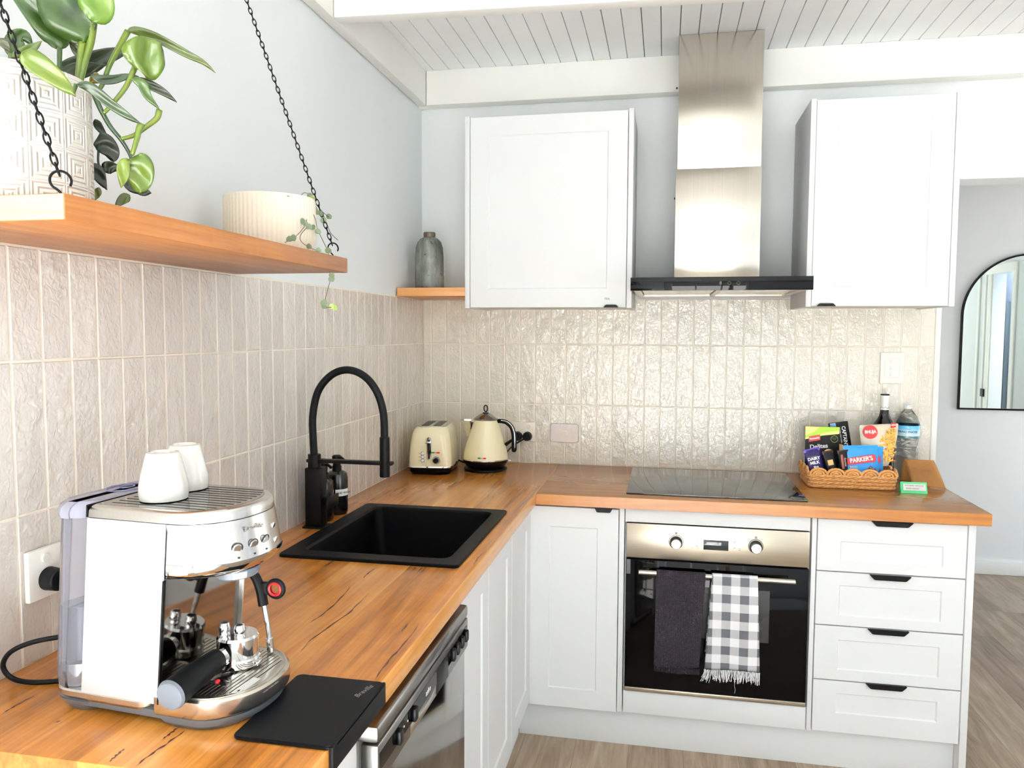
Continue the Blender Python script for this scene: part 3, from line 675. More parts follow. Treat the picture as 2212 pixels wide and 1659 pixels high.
VINES=[
  [(0.235, -1.703, 1.782), (0.241, -1.666, 1.784), (0.247, -1.644, 1.78), (0.253, -1.626, 1.765), (0.26, -1.616, 1.742), (0.266, -1.618, 1.719), (0.272, -1.587, 1.682), (0.278, -1.587, 1.667), (0.284, -1.594, 1.625), (0.29, -1.605, 1.608), (0.297, -1.637, 1.579), (0.303, -1.667, 1.55), (0.309, -1.681, 1.54), (0.315, -1.657, 1.54)] ,
  [(0.24, -1.685, 1.783), (0.247, -1.635, 1.76), (0.254, -1.645, 1.746), (0.261, -1.674, 1.72), (0.268, -1.731, 1.69), (0.275, -1.793, 1.67)] ,
  [(0.24, -1.66, 1.783), (0.246, -1.63, 1.757), (0.253, -1.616, 1.736), (0.259, -1.648, 1.724), (0.266, -1.701, 1.699), (0.272, -1.715, 1.682), (0.279, -1.689, 1.671), (0.285, -1.656, 1.666)] ,
  [(0.22, -1.62, 1.791), (0.226, -1.601, 1.807), (0.233, -1.586, 1.802), (0.239, -1.581, 1.787), (0.245, -1.566, 1.768), (0.251, -1.553, 1.76), (0.258, -1.552, 1.743), (0.264, -1.544, 1.721), (0.27, -1.517, 1.707)] ,
  [(0.23, -1.576, 1.794), (0.237, -1.567, 1.787), (0.243, -1.543, 1.772), (0.25, -1.523, 1.762)] ,
]
HEARTS= [(0.235, -1.591, 1.801), (0.24, -1.606, 1.789), (0.24, -1.59, 1.794), (0.24, -1.582, 1.785), (0.25, -1.59, 1.764), (0.25, -1.568, 1.764), (0.25, -1.521, 1.763), (0.255, -1.563, 1.748), (0.25, -1.645, 1.776), (0.262, -1.684, 1.728), (0.265, -1.677, 1.724), (0.265, -1.66, 1.72), (0.265, -1.64, 1.721), (0.27, -1.625, 1.714), (0.278, -1.781, 1.678), (0.275, -1.757, 1.683), (0.29, -1.713, 1.67), (0.295, -1.677, 1.664), (0.298, -1.633, 1.669), (0.312, -1.647, 1.612), (0.312, -1.648, 1.604), (0.315, -1.696, 1.548), (0.315, -1.694, 1.54), (0.315, -1.657, 1.542), (0.315, -1.639, 1.54)]
# ================================================================== SINK, TAP, BOTTLES
sk = thing('sink', 'black granite drop-in sink in the long worktop', 'sink', (.34, -1.23, ZC))
x0, x1, y0, y1 = SK
zt = ZC + .0085
def rr(x0, x1, y0, y1, r, z): return [(a, b, z) for a, b in rrect(x0, x1, y0, y1, r, 5)]
m = MB(); bx0, bx1, by0, by1 = x0 + .043, x1 - .036, y0 + .048, y1 - .040
m.loft([rr(x0, x1, y0, y1, .012, ZC + .0003), rr(x0, x1, y0, y1, .012, zt - .002), rr(x0 + .002, x1 - .002, y0 + .002, y1 - .002, .011, zt),
        rr(bx0, bx1, by0, by1, .028, zt), rr(bx0 + .004, bx1 - .004, by0 + .004, by1 - .004, .026, zt - .006),
        rr(bx0 + .016, bx1 - .016, by0 + .016, by1 - .016, .03, ZC - .165), rr(bx0 + .036, bx1 - .036, by0 + .036, by1 - .036, .03, ZC - .182)], False, True)
part('basin', m, 'sinkblk', sk, recalc=False)
part('drain', MB().lathe([(.045, ZC - .1815), (.045, ZC - .178), (.036, ZC - .178), (.030, ZC - .181), (.0, ZC - .181)], 28, (.34, -1.23, 0)), 'black', sk)
tp = thing('kitchen_tap', 'tall matte black tap with an arched hose and horizontal arm', 'tap', (.062, -1.222, ZC))
part('base_plate', MB().box(.034, .096, -1.252, -1.196, ZC + .0003, ZC + .005, .001), 'black', tp)
part('body', MB().box(.041, .089, -1.246, -1.202, ZC + .005, 1.092, .0015), 'black', tp)
part('collar', MB().cyl((.061, -1.224, 1.092), (.061, -1.224, 1.13), .0185, n=24), 'black', tp)
ar = part('arm', MB().box(.040, .300, -1.2345, -1.2105, 1.1065, 1.1165, .002), 'black', tp)
hose = [(.061, -1.224, 1.115), (.058, -1.224, 1.18), (.0575, -1.222, 1.245), (.075, -1.221, 1.315), (.118, -1.221, 1.362), (.168, -1.221, 1.376), (.217, -1.221, 1.358), (.253, -1.221, 1.315), (.272, -1.221, 1.255), (.275, -1.221, 1.18), (.2755, -1.222, 1.12)]
part('hose', MB().tube(hose, .0108, 16, smooth=8), 'rubber', tp)
part('spray_head', MB().lathe([(.0125, 1.083), (.0145, 1.085), (.0145, 1.185), (.0125, 1.187)], 24, (.2755, -1.222, 0)).lathe([(.0135, 1.072), (.0145, 1.074), (.0145, 1.086)], 24, (.2755, -1.222, 0)), 'black', ar)
m = MB(); m.box(.089, .118, -1.236, -1.212, .985, 1.005, .002).box(.112, .119, -1.262, -1.186, .978, 1.012, .002, mat=Matrix.Identity(4))
part('lever', m, 'black', tp)
# soap bottles standing between the wall and the sink
MAT['soapblk'] = M('black_bottle', S(14, 14, 15), .22, var=.1)
def soap(loc, label, sq, h, r, lab):
    t = thing('soap_bottle', label, 'bottle', loc, group='black soap bottles behind the sink')
    x, y, z = loc
    n = 4.0
    def ring(rr_, zz): 
        return [(x + rr_ * (abs(math.cos(a)) ** .7) * (1 if math.cos(a) >= 0 else -1) if sq else x + rr_ * math.cos(a), y + rr_ * (abs(math.sin(a)) ** .7) * (1 if math.sin(a) >= 0 else -1) if sq else y + rr_ * math.sin(a), zz) for a in (2 * PI * i / 28 for i in range(28))]
    part('bottle', MB().loft([ring(r * .9, z + .0003), ring(r, z + .008), ring(r, z + h - .022), ring(r * .93, z + h - .008), ring(r * .6, z + h), ring(.014, z + h + .001)]), 'soapblk', t)
    p = part('pump', MB().lathe([(.0145, z + h), (.0145, z + h + .014), (.012, z + h + .018), (.0125, z + h + .034), (.0145, z + h + .036), (.0145, z + h + .046), (.010, z + h + .049)], 24, (x, y, 0)), 'black', t)
    part('nozzle', MB().tube([(x, y, z + h + .042), (x + .02, y - .012, z + h + .043), (x + .034, y - .02, z + h + .036)], .0045, 8, smooth=3), 'black', p)
    if lab:
        def fn(u, v): a = math.radians(-75 + 85 * u); return (x + (r + .0005) * math.cos(a), y + (r + .0005) * math.sin(a), z + .060 + .021 * v)
        lb = part('label', MB().grid(fn, 12, 1), 'white', t, recalc=False)
        text('HAND WASH', .0085, 'ink', lb, frame((x + (r + .0012) * math.cos(-.62), y + (r + .0012) * math.sin(-.62), z + .070), (.58, .81, 0), n=(.81, -.58, 0)))
    return t
soap((.052, -1.145, ZC), 'black pump bottle directly beside the tap body', True, .128, .0275, False)
soap((.055, -1.055, ZC), 'rounded black hand wash bottle with a small white label', False, .135, .033, True)
# ================================================================== CHAIN SHELF
SH = dict(x1=.30, y0=-2.425, y1=-1.528, z0=1.6268, z1=1.6612)
hs = thing('hanging_shelf', 'thick orange timber shelf hung from black chains, left wall', 'shelf', (.15, -1.98, SH['z0']))
part('board', MB().box(.0005, .30, SH['y0'] + .0008, SH['y1'], SH['z0'], SH['z1'], .0018), 'woodS', hs)
part('end_face', MB().box(.0015, .2985, SH['y0'] - .0002, SH['y0'] + .001, SH['z0'] + .0012, SH['z1'] - .0012), 'woodE', hs)
def hook(x, y, z, name='hook'):
    # screw hook: shank then an open ring
    pts = [(x, y, z - .006), (x, y, z + .004)]
    c = (x, y, z + .021); R = .0125
    for k in range(0, 11): a = -PI / 2 - .35 - k * (PI * 1.55) / 10; pts.append((x + R * math.cos(a) * .75, y + R * math.cos(a) * .65, c[2] + R * math.sin(a)))
    return part(name, MB().tube(pts, .0017, 8, smooth=3), 'black', hs)
def chain(p0, p1):
    m = MB(); p0, p1 = Vector(p0), Vector(p1); d = (p1 - p0); L = d.length; d.normalize(); pitch = .0142; n = int(L / pitch)
    q = d.to_track_quat('Z', 'Y').to_matrix().to_4x4()
    for i in range(n):
        c = p0 + d * (pitch * (i + .5)); rot = Matrix.Rotation(PI / 2 * (i % 2) + .5, 4, 'Z'); mt = Matrix.Translation(c) @ q @ rot
        pts = []; a_, b_ = .0036, .0098
        for k in range(10):
            t = 2 * PI * k / 10; pts.append(mt @ Vector((a_ * math.cos(t) * 1.05, 0, b_ * math.sin(t) * .97)))
        m.tube(pts, .0013, 5, closed=True)
    return part('chain', m, 'black', hs)
hook(.278, -1.562, SH['z1']); chain((.276, -1.562, SH['z1'] + .029), (.003, -1.56, 2.440))
hook(.272, -2.398, SH['z1']); chain((.270, -2.398, SH['z1'] + .029), (.003, -2.398, 2.440))
# ------------------------------------------------------------------ big textured pot + philodendron
PT = (.131, -2.322)
MAT['potcer'] = None
def pot_mat():
    t = NT('maze_textured_ceramic'); o = t.obj(); sep = t.n('ShaderNodeSeparateXYZ'); t.l(o, sep.inputs[0])
    ang = t.math('MULTIPLY', t.math('ARCTAN2', sep.outputs[1], sep.outputs[0]), .1)
    cb = t.n('ShaderNodeCombineXYZ'); t.l(ang, cb.inputs[0]); t.l(sep.outputs[2], cb.inputs[1])
    def sq(cell):
        fx = t.math('FRACT', t.math('DIVIDE', t.math('ADD', ang, 5), cell)); fy = t.math('FRACT', t.math('DIVIDE', t.math('ADD', sep.outputs[2], 5), cell))
        return t.math('MAXIMUM', t.math('ABSOLUTE', t.math('SUBTRACT', fx, .5)), t.math('ABSOLUTE', t.math('SUBTRACT', fy, .5)))
    r = t.math('SINE', t.math('MULTIPLY', sq(.047), 2 * PI * 7))
    t.bump(t.math('ADD', r, t.math('MULTIPLY', t.noise(o, 60, 2), .6)), .75, .0035)
    t.l(t.ramp(t.noise(o, 9, 3), [(.3, S(238, 234, 224)), (.7, S(246, 243, 236))]), t.b.inputs['Base Color']); t.b.inputs['Roughness'].default_value = .7
    return t.m
MAT['potcer'] = pot_mat()
MAT['soil'] = M('potting_soil', S(58, 42, 30), .95, var=.4, vscale=120, bump=.5, bscale=150)
pp = thing('potted_plant', 'leafy green trailing plant in a tall cream maze-textured pot', 'plant', (PT[0], PT[1], SH['z1']))
zb = SH['z1']; zr = 1.8445
part('pot', MB().lathe([(0, .0004), (.095, .0004), (.1, .004), (.1003, zr - zb - .003), (.0985, zr - zb), (.093, zr - zb - .001), (.092, zr - zb - .03), (.0, zr - zb - .03)], 72, cap0=False, cap1=False), 'potcer', pp, world=False)
part('soil', MB().lathe([(.0, .153), (.0915, .1525)], 40, cap0=False, cap1=False), 'soil', pp, world=False)
LC = dict(lime=(S(59, 83, 15), S(91, 105, 26)), lime2=(S(56, 79, 17), S(80, 98, 28)), mid2=(S(54, 86, 17), S(84, 107, 26)), mid=(S(28, 53, 11), S(53, 76, 21)), pale=(S(66, 83, 34), S(86, 98, 48)), deep=(S(16, 36, 5), S(47, 73, 12)),
          dark=(S(19, 32, 10), S(38, 51, 19)), dark2=(S(18, 36, 14), S(39, 59, 23)), deep2=(S(14, 25, 15), S(33, 47, 26)), olive=(S(47, 61, 19), S(71, 84, 32)), olive2=(S(47, 63, 11), S(74, 86, 20)), grey=(S(56, 59, 37), S(79, 83, 53)), yellow=(S(112, 91, 7), S(127, 109, 20)), vine=(S(19, 40, 17), S(35, 59, 28)))
def leaf_mat(k):
    a, b = LC[k]; t = NT('leaf_' + k); o = t.obj()
    t.l(t.ramp(t.noise(t.mapping(o, (1, 1, 1)), 22, 3, .5, .6), [(.25, a), (.75, b)]), t.b.inputs['Base Color'])
    t.b.inputs['Roughness'].default_value = .32; t.b.inputs['Subsurface Weight'].default_value = .0
    t.b.inputs['Transmission Weight'].default_value = 0; t.bump(t.noise(t.mapping(o, (3, 3, 3)), 40, 2), .12, .002)
    return t.m
for k in LC: MAT['lf_' + k] = leaf_mat(k)
CAMP = Vector((1.055, -3.294, 1.487))
def leaf(pts, w, roll=0, heart=False):
    P = spline([Vector(p) for p in pts], 6); N = len(P) - 1
    def fn(u, v):
        i = min(int(u * N), N - 1); f = u * N - i; c = P[i].lerp(P[i + 1], f)
        T = (P[i + 1] - P[i]).normalized(); view = (CAMP - c).normalized()
        side = T.cross(view); side.normalize(); nrm = side.cross(T).normalized()
        side = (Matrix.Rotation(roll, 3, T) @ side)
        if heart: prof = (math.sin(PI * min(1, (u + .12) / 1.12)) ** .55) * (1 if u < .5 else 1) * (1.12 - .42 * u)
        else: prof = math.sin(PI * min(1, u ** (.72 if w < .05 else .95) * .995 + .005)) ** (.85 if w < .05 else 1)
        if u > .995: prof *= .1
        s_ = (v - .5) * 2
        return tuple(c + side * (s_ * w * .5 * prof) + nrm * (abs(s_) * w * .17 * prof - s_ * s_ * w * .12 * prof) + nrm * (.0022 * math.sin(u * 9 + s_ * 3) * (w / .03)))
    return MB().grid(fn, 18, 8)
HEARTS_ = ('lime2',)
for i, (k, pts, w) in enumerate(LEAVES):
    o = part('leaf', leaf(pts, w, roll=((i * 37) % 7 - 3) * .07, heart=k in ('lime2', 'deep2') and w > .03), 'lf_' + k, pp, recalc=False, sharp=0)
    md = o.modifiers.new('t', 'SOLIDIFY'); md.thickness = .0009; md.offset = 0
for k, pts, r in STEMS:
    part('stem', MB().tube(pts, (lambda r: (lambda t: r * (1.25 - .5 * t)))(r), 8, smooth=5), 'lf_' + k, pp, sharp=0)
# ------------------------------------------------------------------ ribbed bowl + string of hearts
BW = (.156, -1.634)
MAT['bowl'] = None
def bowl_mat():
    t = NT('speckled_ribbed_ceramic'); o = t.obj()
    sp = t.math('GREATER_THAN', t.noise(o, 420, 2), .70)
    c = t.mix(t.math('MULTIPLY', sp, .5), S(232, 224, 206), S(176, 158, 128)); t.l(c, t.b.inputs['Base Color']); t.b.inputs['Roughness'].default_value = .75
    t.bump(t.noise(o, 200, 2), .25, .001); return t.m
MAT['bowl'] = bowl_mat()
bp_ = thing('bowl_planter', 'short ribbed cream pot with thin trailing heart-shaped leaves', 'plant', (BW[0], BW[1], zb))
rib = lambda a, z, k: 1 + (.006 * math.cos(a * 62) if 3 <= k <= 8 else 0)
H = .128
part('pot', MB().lathe([(0, .0004), (.075, .0006), (.094, .007), (.099, .022), (.102, .042), (.1025, .06), (.1025, .08), (.102, .1), (.102, H - .006), (.101, H), (.095, H), (.094, H - .02), (.0, H - .02)], 310, cap0=False, cap1=False, mod=rib), 'bowl', bp_, world=False)
part('soil', MB().lathe([(.0, H - .0185), (.0938, H - .0185)], 40, cap0=False, cap1=False), 'soil', bp_, world=False)
MAT['vinestem'] = M('thin_brown_vine', S(88, 74, 62), .7)
for v in VINES: part('vine', MB().tube(v, .0008, 5, smooth=5), 'vinestem', bp_, sharp=0)
MAT['heartleaf'] = M('small_succulent_leaf', S(100, 114, 88), .5, var=.18, vscale=120)
MAT['heartlime'] = M('pale_green_succulent_leaf', S(146, 168, 88), .5, var=.15, vscale=120)
rnd = random.Random(11)
for i, c in enumerate(HEARTS):
    cv = Vector(c); view = (CAMP - cv).normalized(); nrm = (view + Vector((rnd.uniform(-.6, .6), rnd.uniform(-.6, .6), rnd.uniform(-.4, .4)))).normalized()
    s_ = rnd.uniform(.006, .0085)
    fr = frame(cv, nrm.cross(Vector((0, 0, 1))), n=nrm); poly = []
    for k in range(20):
        a = 2 * PI * k / 20; rr_ = s_ * (1 - .28 * math.exp(-((a - PI / 2) / .35) ** 2) + .12 * math.exp(-((a - 1.5 * PI) / .3) ** 2)); poly.append((rr_ * math.cos(a), rr_ * math.sin(a)))
    m = MB(); m.prism(poly, -.0009, .0009, 'XY', .0005, mat=fr)
    part('leaf', m, 'heartlime' if i in (1, 2, 23, 24) else 'heartleaf', bp_)
# ================================================================== SMALL SHELF + VASE
single('wall_shelf', MB().box(.0005, .2815, -.343, -.001, 1.6262, 1.6595, .001), 'woodW', 'small light timber shelf in the corner beside the wall cabinet', 'shelf', (.14, -.17, 1.6262))
def vase_mat():
    t = NT('streaked_grey_glaze'); o = t.obj()
    n1 = t.noise(t.mapping(o, (1, 1, .3)), 26, 4, .6); sp = t.math('GREATER_THAN', t.noise(o, 60, 2), .70)
    c = t.mix(t.math('MULTIPLY', sp, .7), t.ramp(n1, [(.28, S(62, 66, 60)), (.55, S(104, 108, 102)), (.8, S(150, 150, 144))]), S(30, 30, 28))
    t.l(c, t.b.inputs['Base Color']); t.b.inputs['Roughness'].default_value = .22; return t.m
MAT['vase'] = vase_mat()
vs = thing('vase', 'grey glazed bottle vase with a short neck on the small corner shelf', 'vase', (.092, -.20, 1.6595))
part('body', MB().lathe([(.0, .0004), (.056, .0004), (.0595, .006), (.060, .05), (.059, .13), (.056, .172), (.049, .194), (.037, .208), (.027, .213), (.024, .214)], 48, cap0=False, cap1=False), 'vase', vs, world=False)
part('neck', MB().lathe([(.024, .2135), (.0245, .218), (.0252, .228), (.0235, .234), (.019, .233), (.0185, .20)], 40, cap0=False, cap1=False), M('brown_glaze_neck', S(84, 74, 62), .35), vs, world=False)
# ================================================================== SWITCH PLATES / SOCKETS
def rocker(t, x, z, w, h, mat_='white', y=-.009): return part('switch', MB().box(x - w / 2, x + w / 2, y - .003, y, z - h / 2, z + h / 2, .0012), mat_, t)
sp = thing('power_point', 'double socket on the back wall, behind the kettle handle', 'power socket', (.448, -.001, 1.011), group='double power sockets')
pl = part('face_plate', MB().box(.386, .508, -.009, -.001, 1.011, 1.096, .002), 'greige', sp)
for x in (.424, .478): part('switch', MB().cyl((x, -.009, 1.0775), (x, -.013, 1.0775), .0075, n=20, bev=.001), 'greige', pl)
def plug(x, y, z, nx, ny, label):
    t = thing('power_plug', label, 'plug', (x, y, z), group='round black plugs')
    n = Vector((nx, ny, 0)); p = Vector((x, y, z))
    part('plug_body', MB().cyl(p + n * .0005, p + n * .026, .0205, .0185, 28, .002), 'rubber', t); return t
p1_ = plug(.431, -.0095, 1.0345, 0, -1, 'left of the two round black plugs, half behind the kettle handle')
p2_ = plug(.474, -.0095, 1.035, 0, -1, 'right of the two round black plugs beside the kettle handle')
part('cord', MB().tube([(.470, -.03, 1.030), (.440, -.042, 1.012), (.415, -.06, .995), (.395, -.075, .97), (.375, -.095, .93), (.36, -.11, .9205)], .0034, 8, smooth=5), 'rubber', p2_)
part('cord', MB().tube([(.428, -.03, 1.03), (.39, -.03, 1.0), (.34, -.03, .95), (.28, -.05, .9215), (.235, -.09, .921), (.222, -.15, .935), (.214, -.19, .95)], .0034, 8, smooth=5), 'rubber', p1_)
so = thing('power_point', 'single rounded off-white switch plate right of the kettle socket', 'switch', (.6335, -.001, 1.015))
pl = part('face_plate', MB().prism(rrect(.574, .693, 1.014, 1.0915, .010), -.009, -.001, 'XZ', .0015), M('pinkish_plastic', S(226, 218, 214), .4), so)
part('plate_rim', plate(rrect(.5725, .6945, 1.0125, 1.093, .011), [rrect(.5755, .6915, 1.0155, 1.090, .009)], .0012, 0, XZ(-.0035)), 'greyink', so)
part('switch', MB().prism(rrect(.6185, .6465, 1.044, 1.0625, .004), -.0125, -.0085, 'XZ', .001), 'greige', pl)
sw = thing('light_switch', 'upright white switch plate with three round buttons, above the wine bottle', 'switch', (1.934, -.001, 1.289))
pl = part('face_plate', MB().box(1.8905, 1.9785, -.009, -.001, 1.289, 1.412, .002), 'white', sw)
part('inset_frame', plate([(1.906, 1.313), (1.9615, 1.313), (1.9615, 1.389), (1.906, 1.389)], [[(1.907, 1.314), (1.9605, 1.314), (1.9605, 1.388), (1.907, 1.388)]], .0003, 0, XZ(-.0092)), M('soft_grey_line', S(206, 206, 202), .5), pl)
for z in (1.3765, 1.3515, 1.3265): part('button', MB().cyl((1.9335, -.009, z), (1.9335, -.013, z), .0078, n=22, bev=.001), 'white', pl)
sp3 = thing('power_point', 'double socket on the left wall, behind the espresso machine', 'power socket', (.001, -2.14, 1.024), group='double power sockets')
pl = part('face_plate', MB().box(.001, .011, -2.2, -2.075, 1.0245, 1.1115, .002), 'white', sp3)
for y in (-2.166, -2.108): part('switch', MB().cyl((.011, y, 1.095), (.015, y, 1.095), .008, n=20, bev=.001), 'white', pl)
p3_ = thing('power_plug', 'round black plug in the socket on the left wall', 'plug', (.0115, -2.155, 1.058), group='round black plugs')
part('plug_body', MB().cyl((.0115, -2.160, 1.057), (.040, -2.164, 1.057), .0205, .019, 28, .002).cyl((.04, -2.164, 1.057), (.062, -2.150, 1.054), .011, .008, 16), 'rubber', p3_)
# ================================================================== MIRROR
mr = thing('arched_mirror', 'arched wall mirror with a thin black frame in the passage', 'mirror', (3.22, 1.9, 1.02))
mx0, mx1, mz0, mz1 = 2.824, 3.57, 1.022, 1.968
def arch(o_):
    x0, x1, z0, z1 = mx0 + o_, mx1 - o_, mz0 + o_, mz1 - o_; R = (x1 - x0) / 2; cx = (x0 + x1) / 2; cz = z1 - R
    return [(x0, z0), (x1, z0)] + [(cx + R * math.cos(PI * k / 40), cz + R * math.sin(PI * k / 40)) for k in range(41)]
MAT['mirror'] = M('mirror_silver', S(225, 236, 232), .005, 1, var=0)
part('glass', MB().prism(arch(.008), 1.893, 1.897, 'XZ'), 'mirror', mr)
part('frame', plate(arch(0), [arch(.010)], .010, 0, XZ(1.8935)), 'black', mr)
# ================================================================== TOASTER
tz = math.radians(7)
to = thing('toaster', 'cream two-slot toaster in the corner beside the kettle', 'toaster', (.126, -.245, ZC), tz)
hw, hd_, ht = .087, .128, .193
def bodyring(w, d, z, r): return [(a, b, z) for a, b in rrect(-w, w, -d, d, r, 6)]
part('base', MB().loft([bodyring(hw - .010, hd_ - .010, .0004, .03), bodyring(hw - .002, hd_ - .002, .012, .03), bodyring(hw + .0005, hd_ + .0005, .028, .03)]), 'blackplas', to, world=False)
part('trim_band', MB().loft([bodyring(hw + .001, hd_ + .001, .0275, .03), bodyring(hw + .0018, hd_ + .0018, .0295, .03), bodyring(hw + .001, hd_ + .001, .0335, .03)]), 'chrome', to, world=False)
part('shell', MB().loft([bodyring(hw, hd_, .0335, .03), bodyring(hw - .001, hd_ - .001, .07, .031), bodyring(hw - .005, hd_ - .004, .12, .034), bodyring(hw - .011, hd_ - .008, .16, .037), bodyring(hw - .018, hd_ - .014, .178, .04), bodyring(hw - .027, hd_ - .022, .188, .042)], True, True), 'cream', to, world=False)
tplate = part('top_plate', MB().loft([bodyring(hw - .027, hd_ - .022, .187, .042), bodyring(hw - .029, hd_ - .024, .191, .04), bodyring(hw - .033, hd_ - .028, .1915, .038)]), 'steel', to, world=False)
for x in (-.024, .024): part('bread_slot', MB().box(x - .0155, x + .0155, -.082, .082, .1905, .1922), 'blackplas', tplate, world=False)
fy = -hd_
lv = part('lever_slot', MB().prism(rrect(-.0085, .0085, .060, .152, .0084), fy - .0015, fy + .012, 'XZ'), 'chrome', to, world=False)
part('slot_opening', MB().prism(rrect(-.0032, .0032, .064, .142, .003), fy - .0022, fy + .006, 'XZ'), 'blackplas', lv, world=False)
part('lever', MB().box(-.013, .010, fy - .017, fy - .003, .128, .1345, .002).cyl((0, fy - .003, .131), (0, fy + .003, .131), .004), 'chrome', lv, world=False)
for z in (.086, .072, .0575):
    b = part('button', MB().cyl((-.026, fy + .002, z), (-.026, fy - .004, z), .0058, n=22, bev=.001), 'white', to, world=False)
    part('button_ring', MB().torus((-.026, fy - .0005, z), .0066, .0011, 'Y', 24, 6), 'smokesteel', b, world=False)
    part('marking', MB().box(-.043, -.036, fy - .0002, fy + .001, z + .0, z + .001), 'ink', b, world=False)
kn = part('browning_knob', MB().cyl((.029, fy + .002, .060), (.029, fy - .004, .060), .0155, n=32, bev=.001), 'steel', to, world=False)
part('knob_cap', MB().cyl((.029, fy - .004, .060), (.029, fy - .017, .060), .0115, .0105, 28, .001), 'blackplas', kn, world=False)
def flag(par, x, z, y, w=.0145, world=False, mt=None):
    for dx, c in ((-.0115, 'green'), (.0115, 'red')):
        m = MB().prism(rrect(x + dx - .0055, x + dx + .0055, z - .003, z + .003, .0018), y - .0010, y + .0015, 'XZ', .0004)
        part('badge_end', m, c, par, world=world)
    part('badge_bar', MB().box(x - .006, x + .006, y - .0004, y + .001, z - .0008, z + .0008), 'chrome', par, world=world)
flag(to, .026, .090, fy - .001)
# ================================================================== KETTLE
ke = thing('kettle', 'cream jug kettle with a chrome lid and black handle', 'kettle', (.333, -.205, ZC))
part('power_base', MB().lathe([(.0, .0004), (.084, .0004), (.089, .004), (.089, .010), (.078, .015), (.0, .015)], 48, cap0=False, cap1=False), 'blackplas', ke, world=False)
part('lower_band', MB().lathe([(.066, .016), (.080, .020), (.0915, .036), (.0930, .046)], 48, cap0=True, cap1=False), 'blackplas', ke, world=False)
part('trim_band', MB().lathe([(.0930, .0455), (.0938, .047), (.0938, .0495), (.0928, .051)], 48), 'chrome', ke, world=False)
part('body', MB().lathe([(.0926, .0505), (.0915, .065), (.088, .085), (.081, .11), (.073, .135), (.064, .16), (.057, .18), (.0525, .196), (.0505, .205), (.0500, .2085)], 56, cap0=False, cap1=True), 'cream', ke, world=False)
lid = part('lid', MB().lathe([(.0515, .208), (.052, .210), (.0505, .2125), (.040, .2215), (.026, .2305), (.016, .235), (.0, .236)], 48, cap0=False, cap1=False), 'smokesteel', ke, world=False)
part('lid_knob', MB().lathe([(.014, .2345), (.014, .2375), (.006, .239)], 20).torus((0, 0, .2545), .0075, .0026, 'Y', 28, 8, sc=(1, 1.75)), 'blackplas', lid, world=False)
# spout on the left
m = MB(); rings = []
for t, (cx, cz, w, h_) in enumerate(((-.047, .146, .004, .010), (-.062, .170, .018, .020), (-.076, .192, .022, .018), (-.087, .205, .020, .006))): pass
def spout(u, v):
    a = (v - .5) * PI * 1.0; z = .135 + .069 * u; w = .006 + .024 * u ** .8; reach = .012 + .046 * u ** 1.15; base = .070 - .018 * u
    return (-(base + reach * math.cos(a) ** .8 if math.cos(a) > 0 else base), w * math.sin(a), z + .002 * math.cos(a))
part('spout', MB().grid(spout, 10, 14), 'chrome', ke, world=False, recalc=False)
part('spout_filter', MB().box(-.062, -.050, -.016, .016, .168, .199), 'smokesteel', ke, world=False)
hp = [(.040, 0, .2015), (.062, 0, .204), (.088, 0, .1985), (.108, 0, .180), (.1175, 0, .152), (.1195, 0, .122), (.1195, 0, .092), (.118, 0, .078)]
hdl = part('handle', MB().tube(hp, lambda t: .0085 + .003 * t - .004 * max(0, t - .9) * 10, 14, smooth=6), 'blackplas', ke, world=False)
part('handle_inlay', MB().tube([(x + .0045, -.0085, z + .004) for x, y, z in hp[1:-1]], .0019, 6, smooth=5), 'chrome', hdl, world=False)
part('handle_bridge', MB().tube([(.112, 0, .128), (.098, 0, .118), (.081, 0, .108)], .0055, 8, smooth=4), 'blackplas', hdl, world=False)
part('on_switch', MB().box(.088, .106, -.004, .004, .040, .0445, .001), 'chrome', ke, world=False)
flag(ke, .006, .062, -.0925)
# ================================================================== ESPRESSO MACHINE
EM = thing('espresso_machine', 'stainless espresso machine with a clear water tank at its rear', 'coffee machine', (.348, -2.2423, ZC), math.radians(-5.2))
HW = .0972; SHR = .0834
XA, XB_ = (-.172, -.1085, .0205, .149, .178), (-.205, -.1277, .0089, .1113, .1431)
def rmp(x):
    for i in range(4):
        if x <= XA[i + 1] or i == 3: return XB_[i] + (x - XA[i]) * (XB_[i + 1] - XB_[i]) / (XA[i + 1] - XA[i])
def rz_(z): return z if z < .05 else .05 + (z - .05) * 1.024
def em(name, mb, mat, par=None, shear=True, sharp=25, recalc=True):
    if shear != 'raw':
        for v in mb.bm.verts:
            v.co.z = rz_(v.co.z); v.co.x = rmp(v.co.x) + (SHR * v.co.z if shear else 0)
    return part(name, mb, mat, par or EM, world=False, sharp=sharp, recalc=recalc)
def dring(xb, xf, hw, z, sx=.085, ex=2.35, rb=.004, n=14):
    """plan outline: square back, bulging front"""
    pts = [(xb + rb, -hw, z)]; xs = xf - sx
    for k in range(n * 2 + 1):
        a = -PI / 2 + PI * k / (2 * n)
        c, s_ = math.cos(a), math.sin(a)
        pts.append((xs + sx * abs(c) ** (2 / ex), hw * abs(s_) ** (2 / ex) * (1 if s_ >= 0 else -1), z))
    pts += [(xb + rb, hw, z), (xb, hw - rb, z), (xb, -hw + rb, z)]
    return pts
def bring(x0, x1, hw, z, r, n=6):
    return [(a, b, z) for a, b in rrect(x0, x1, -hw, hw, r, n)]
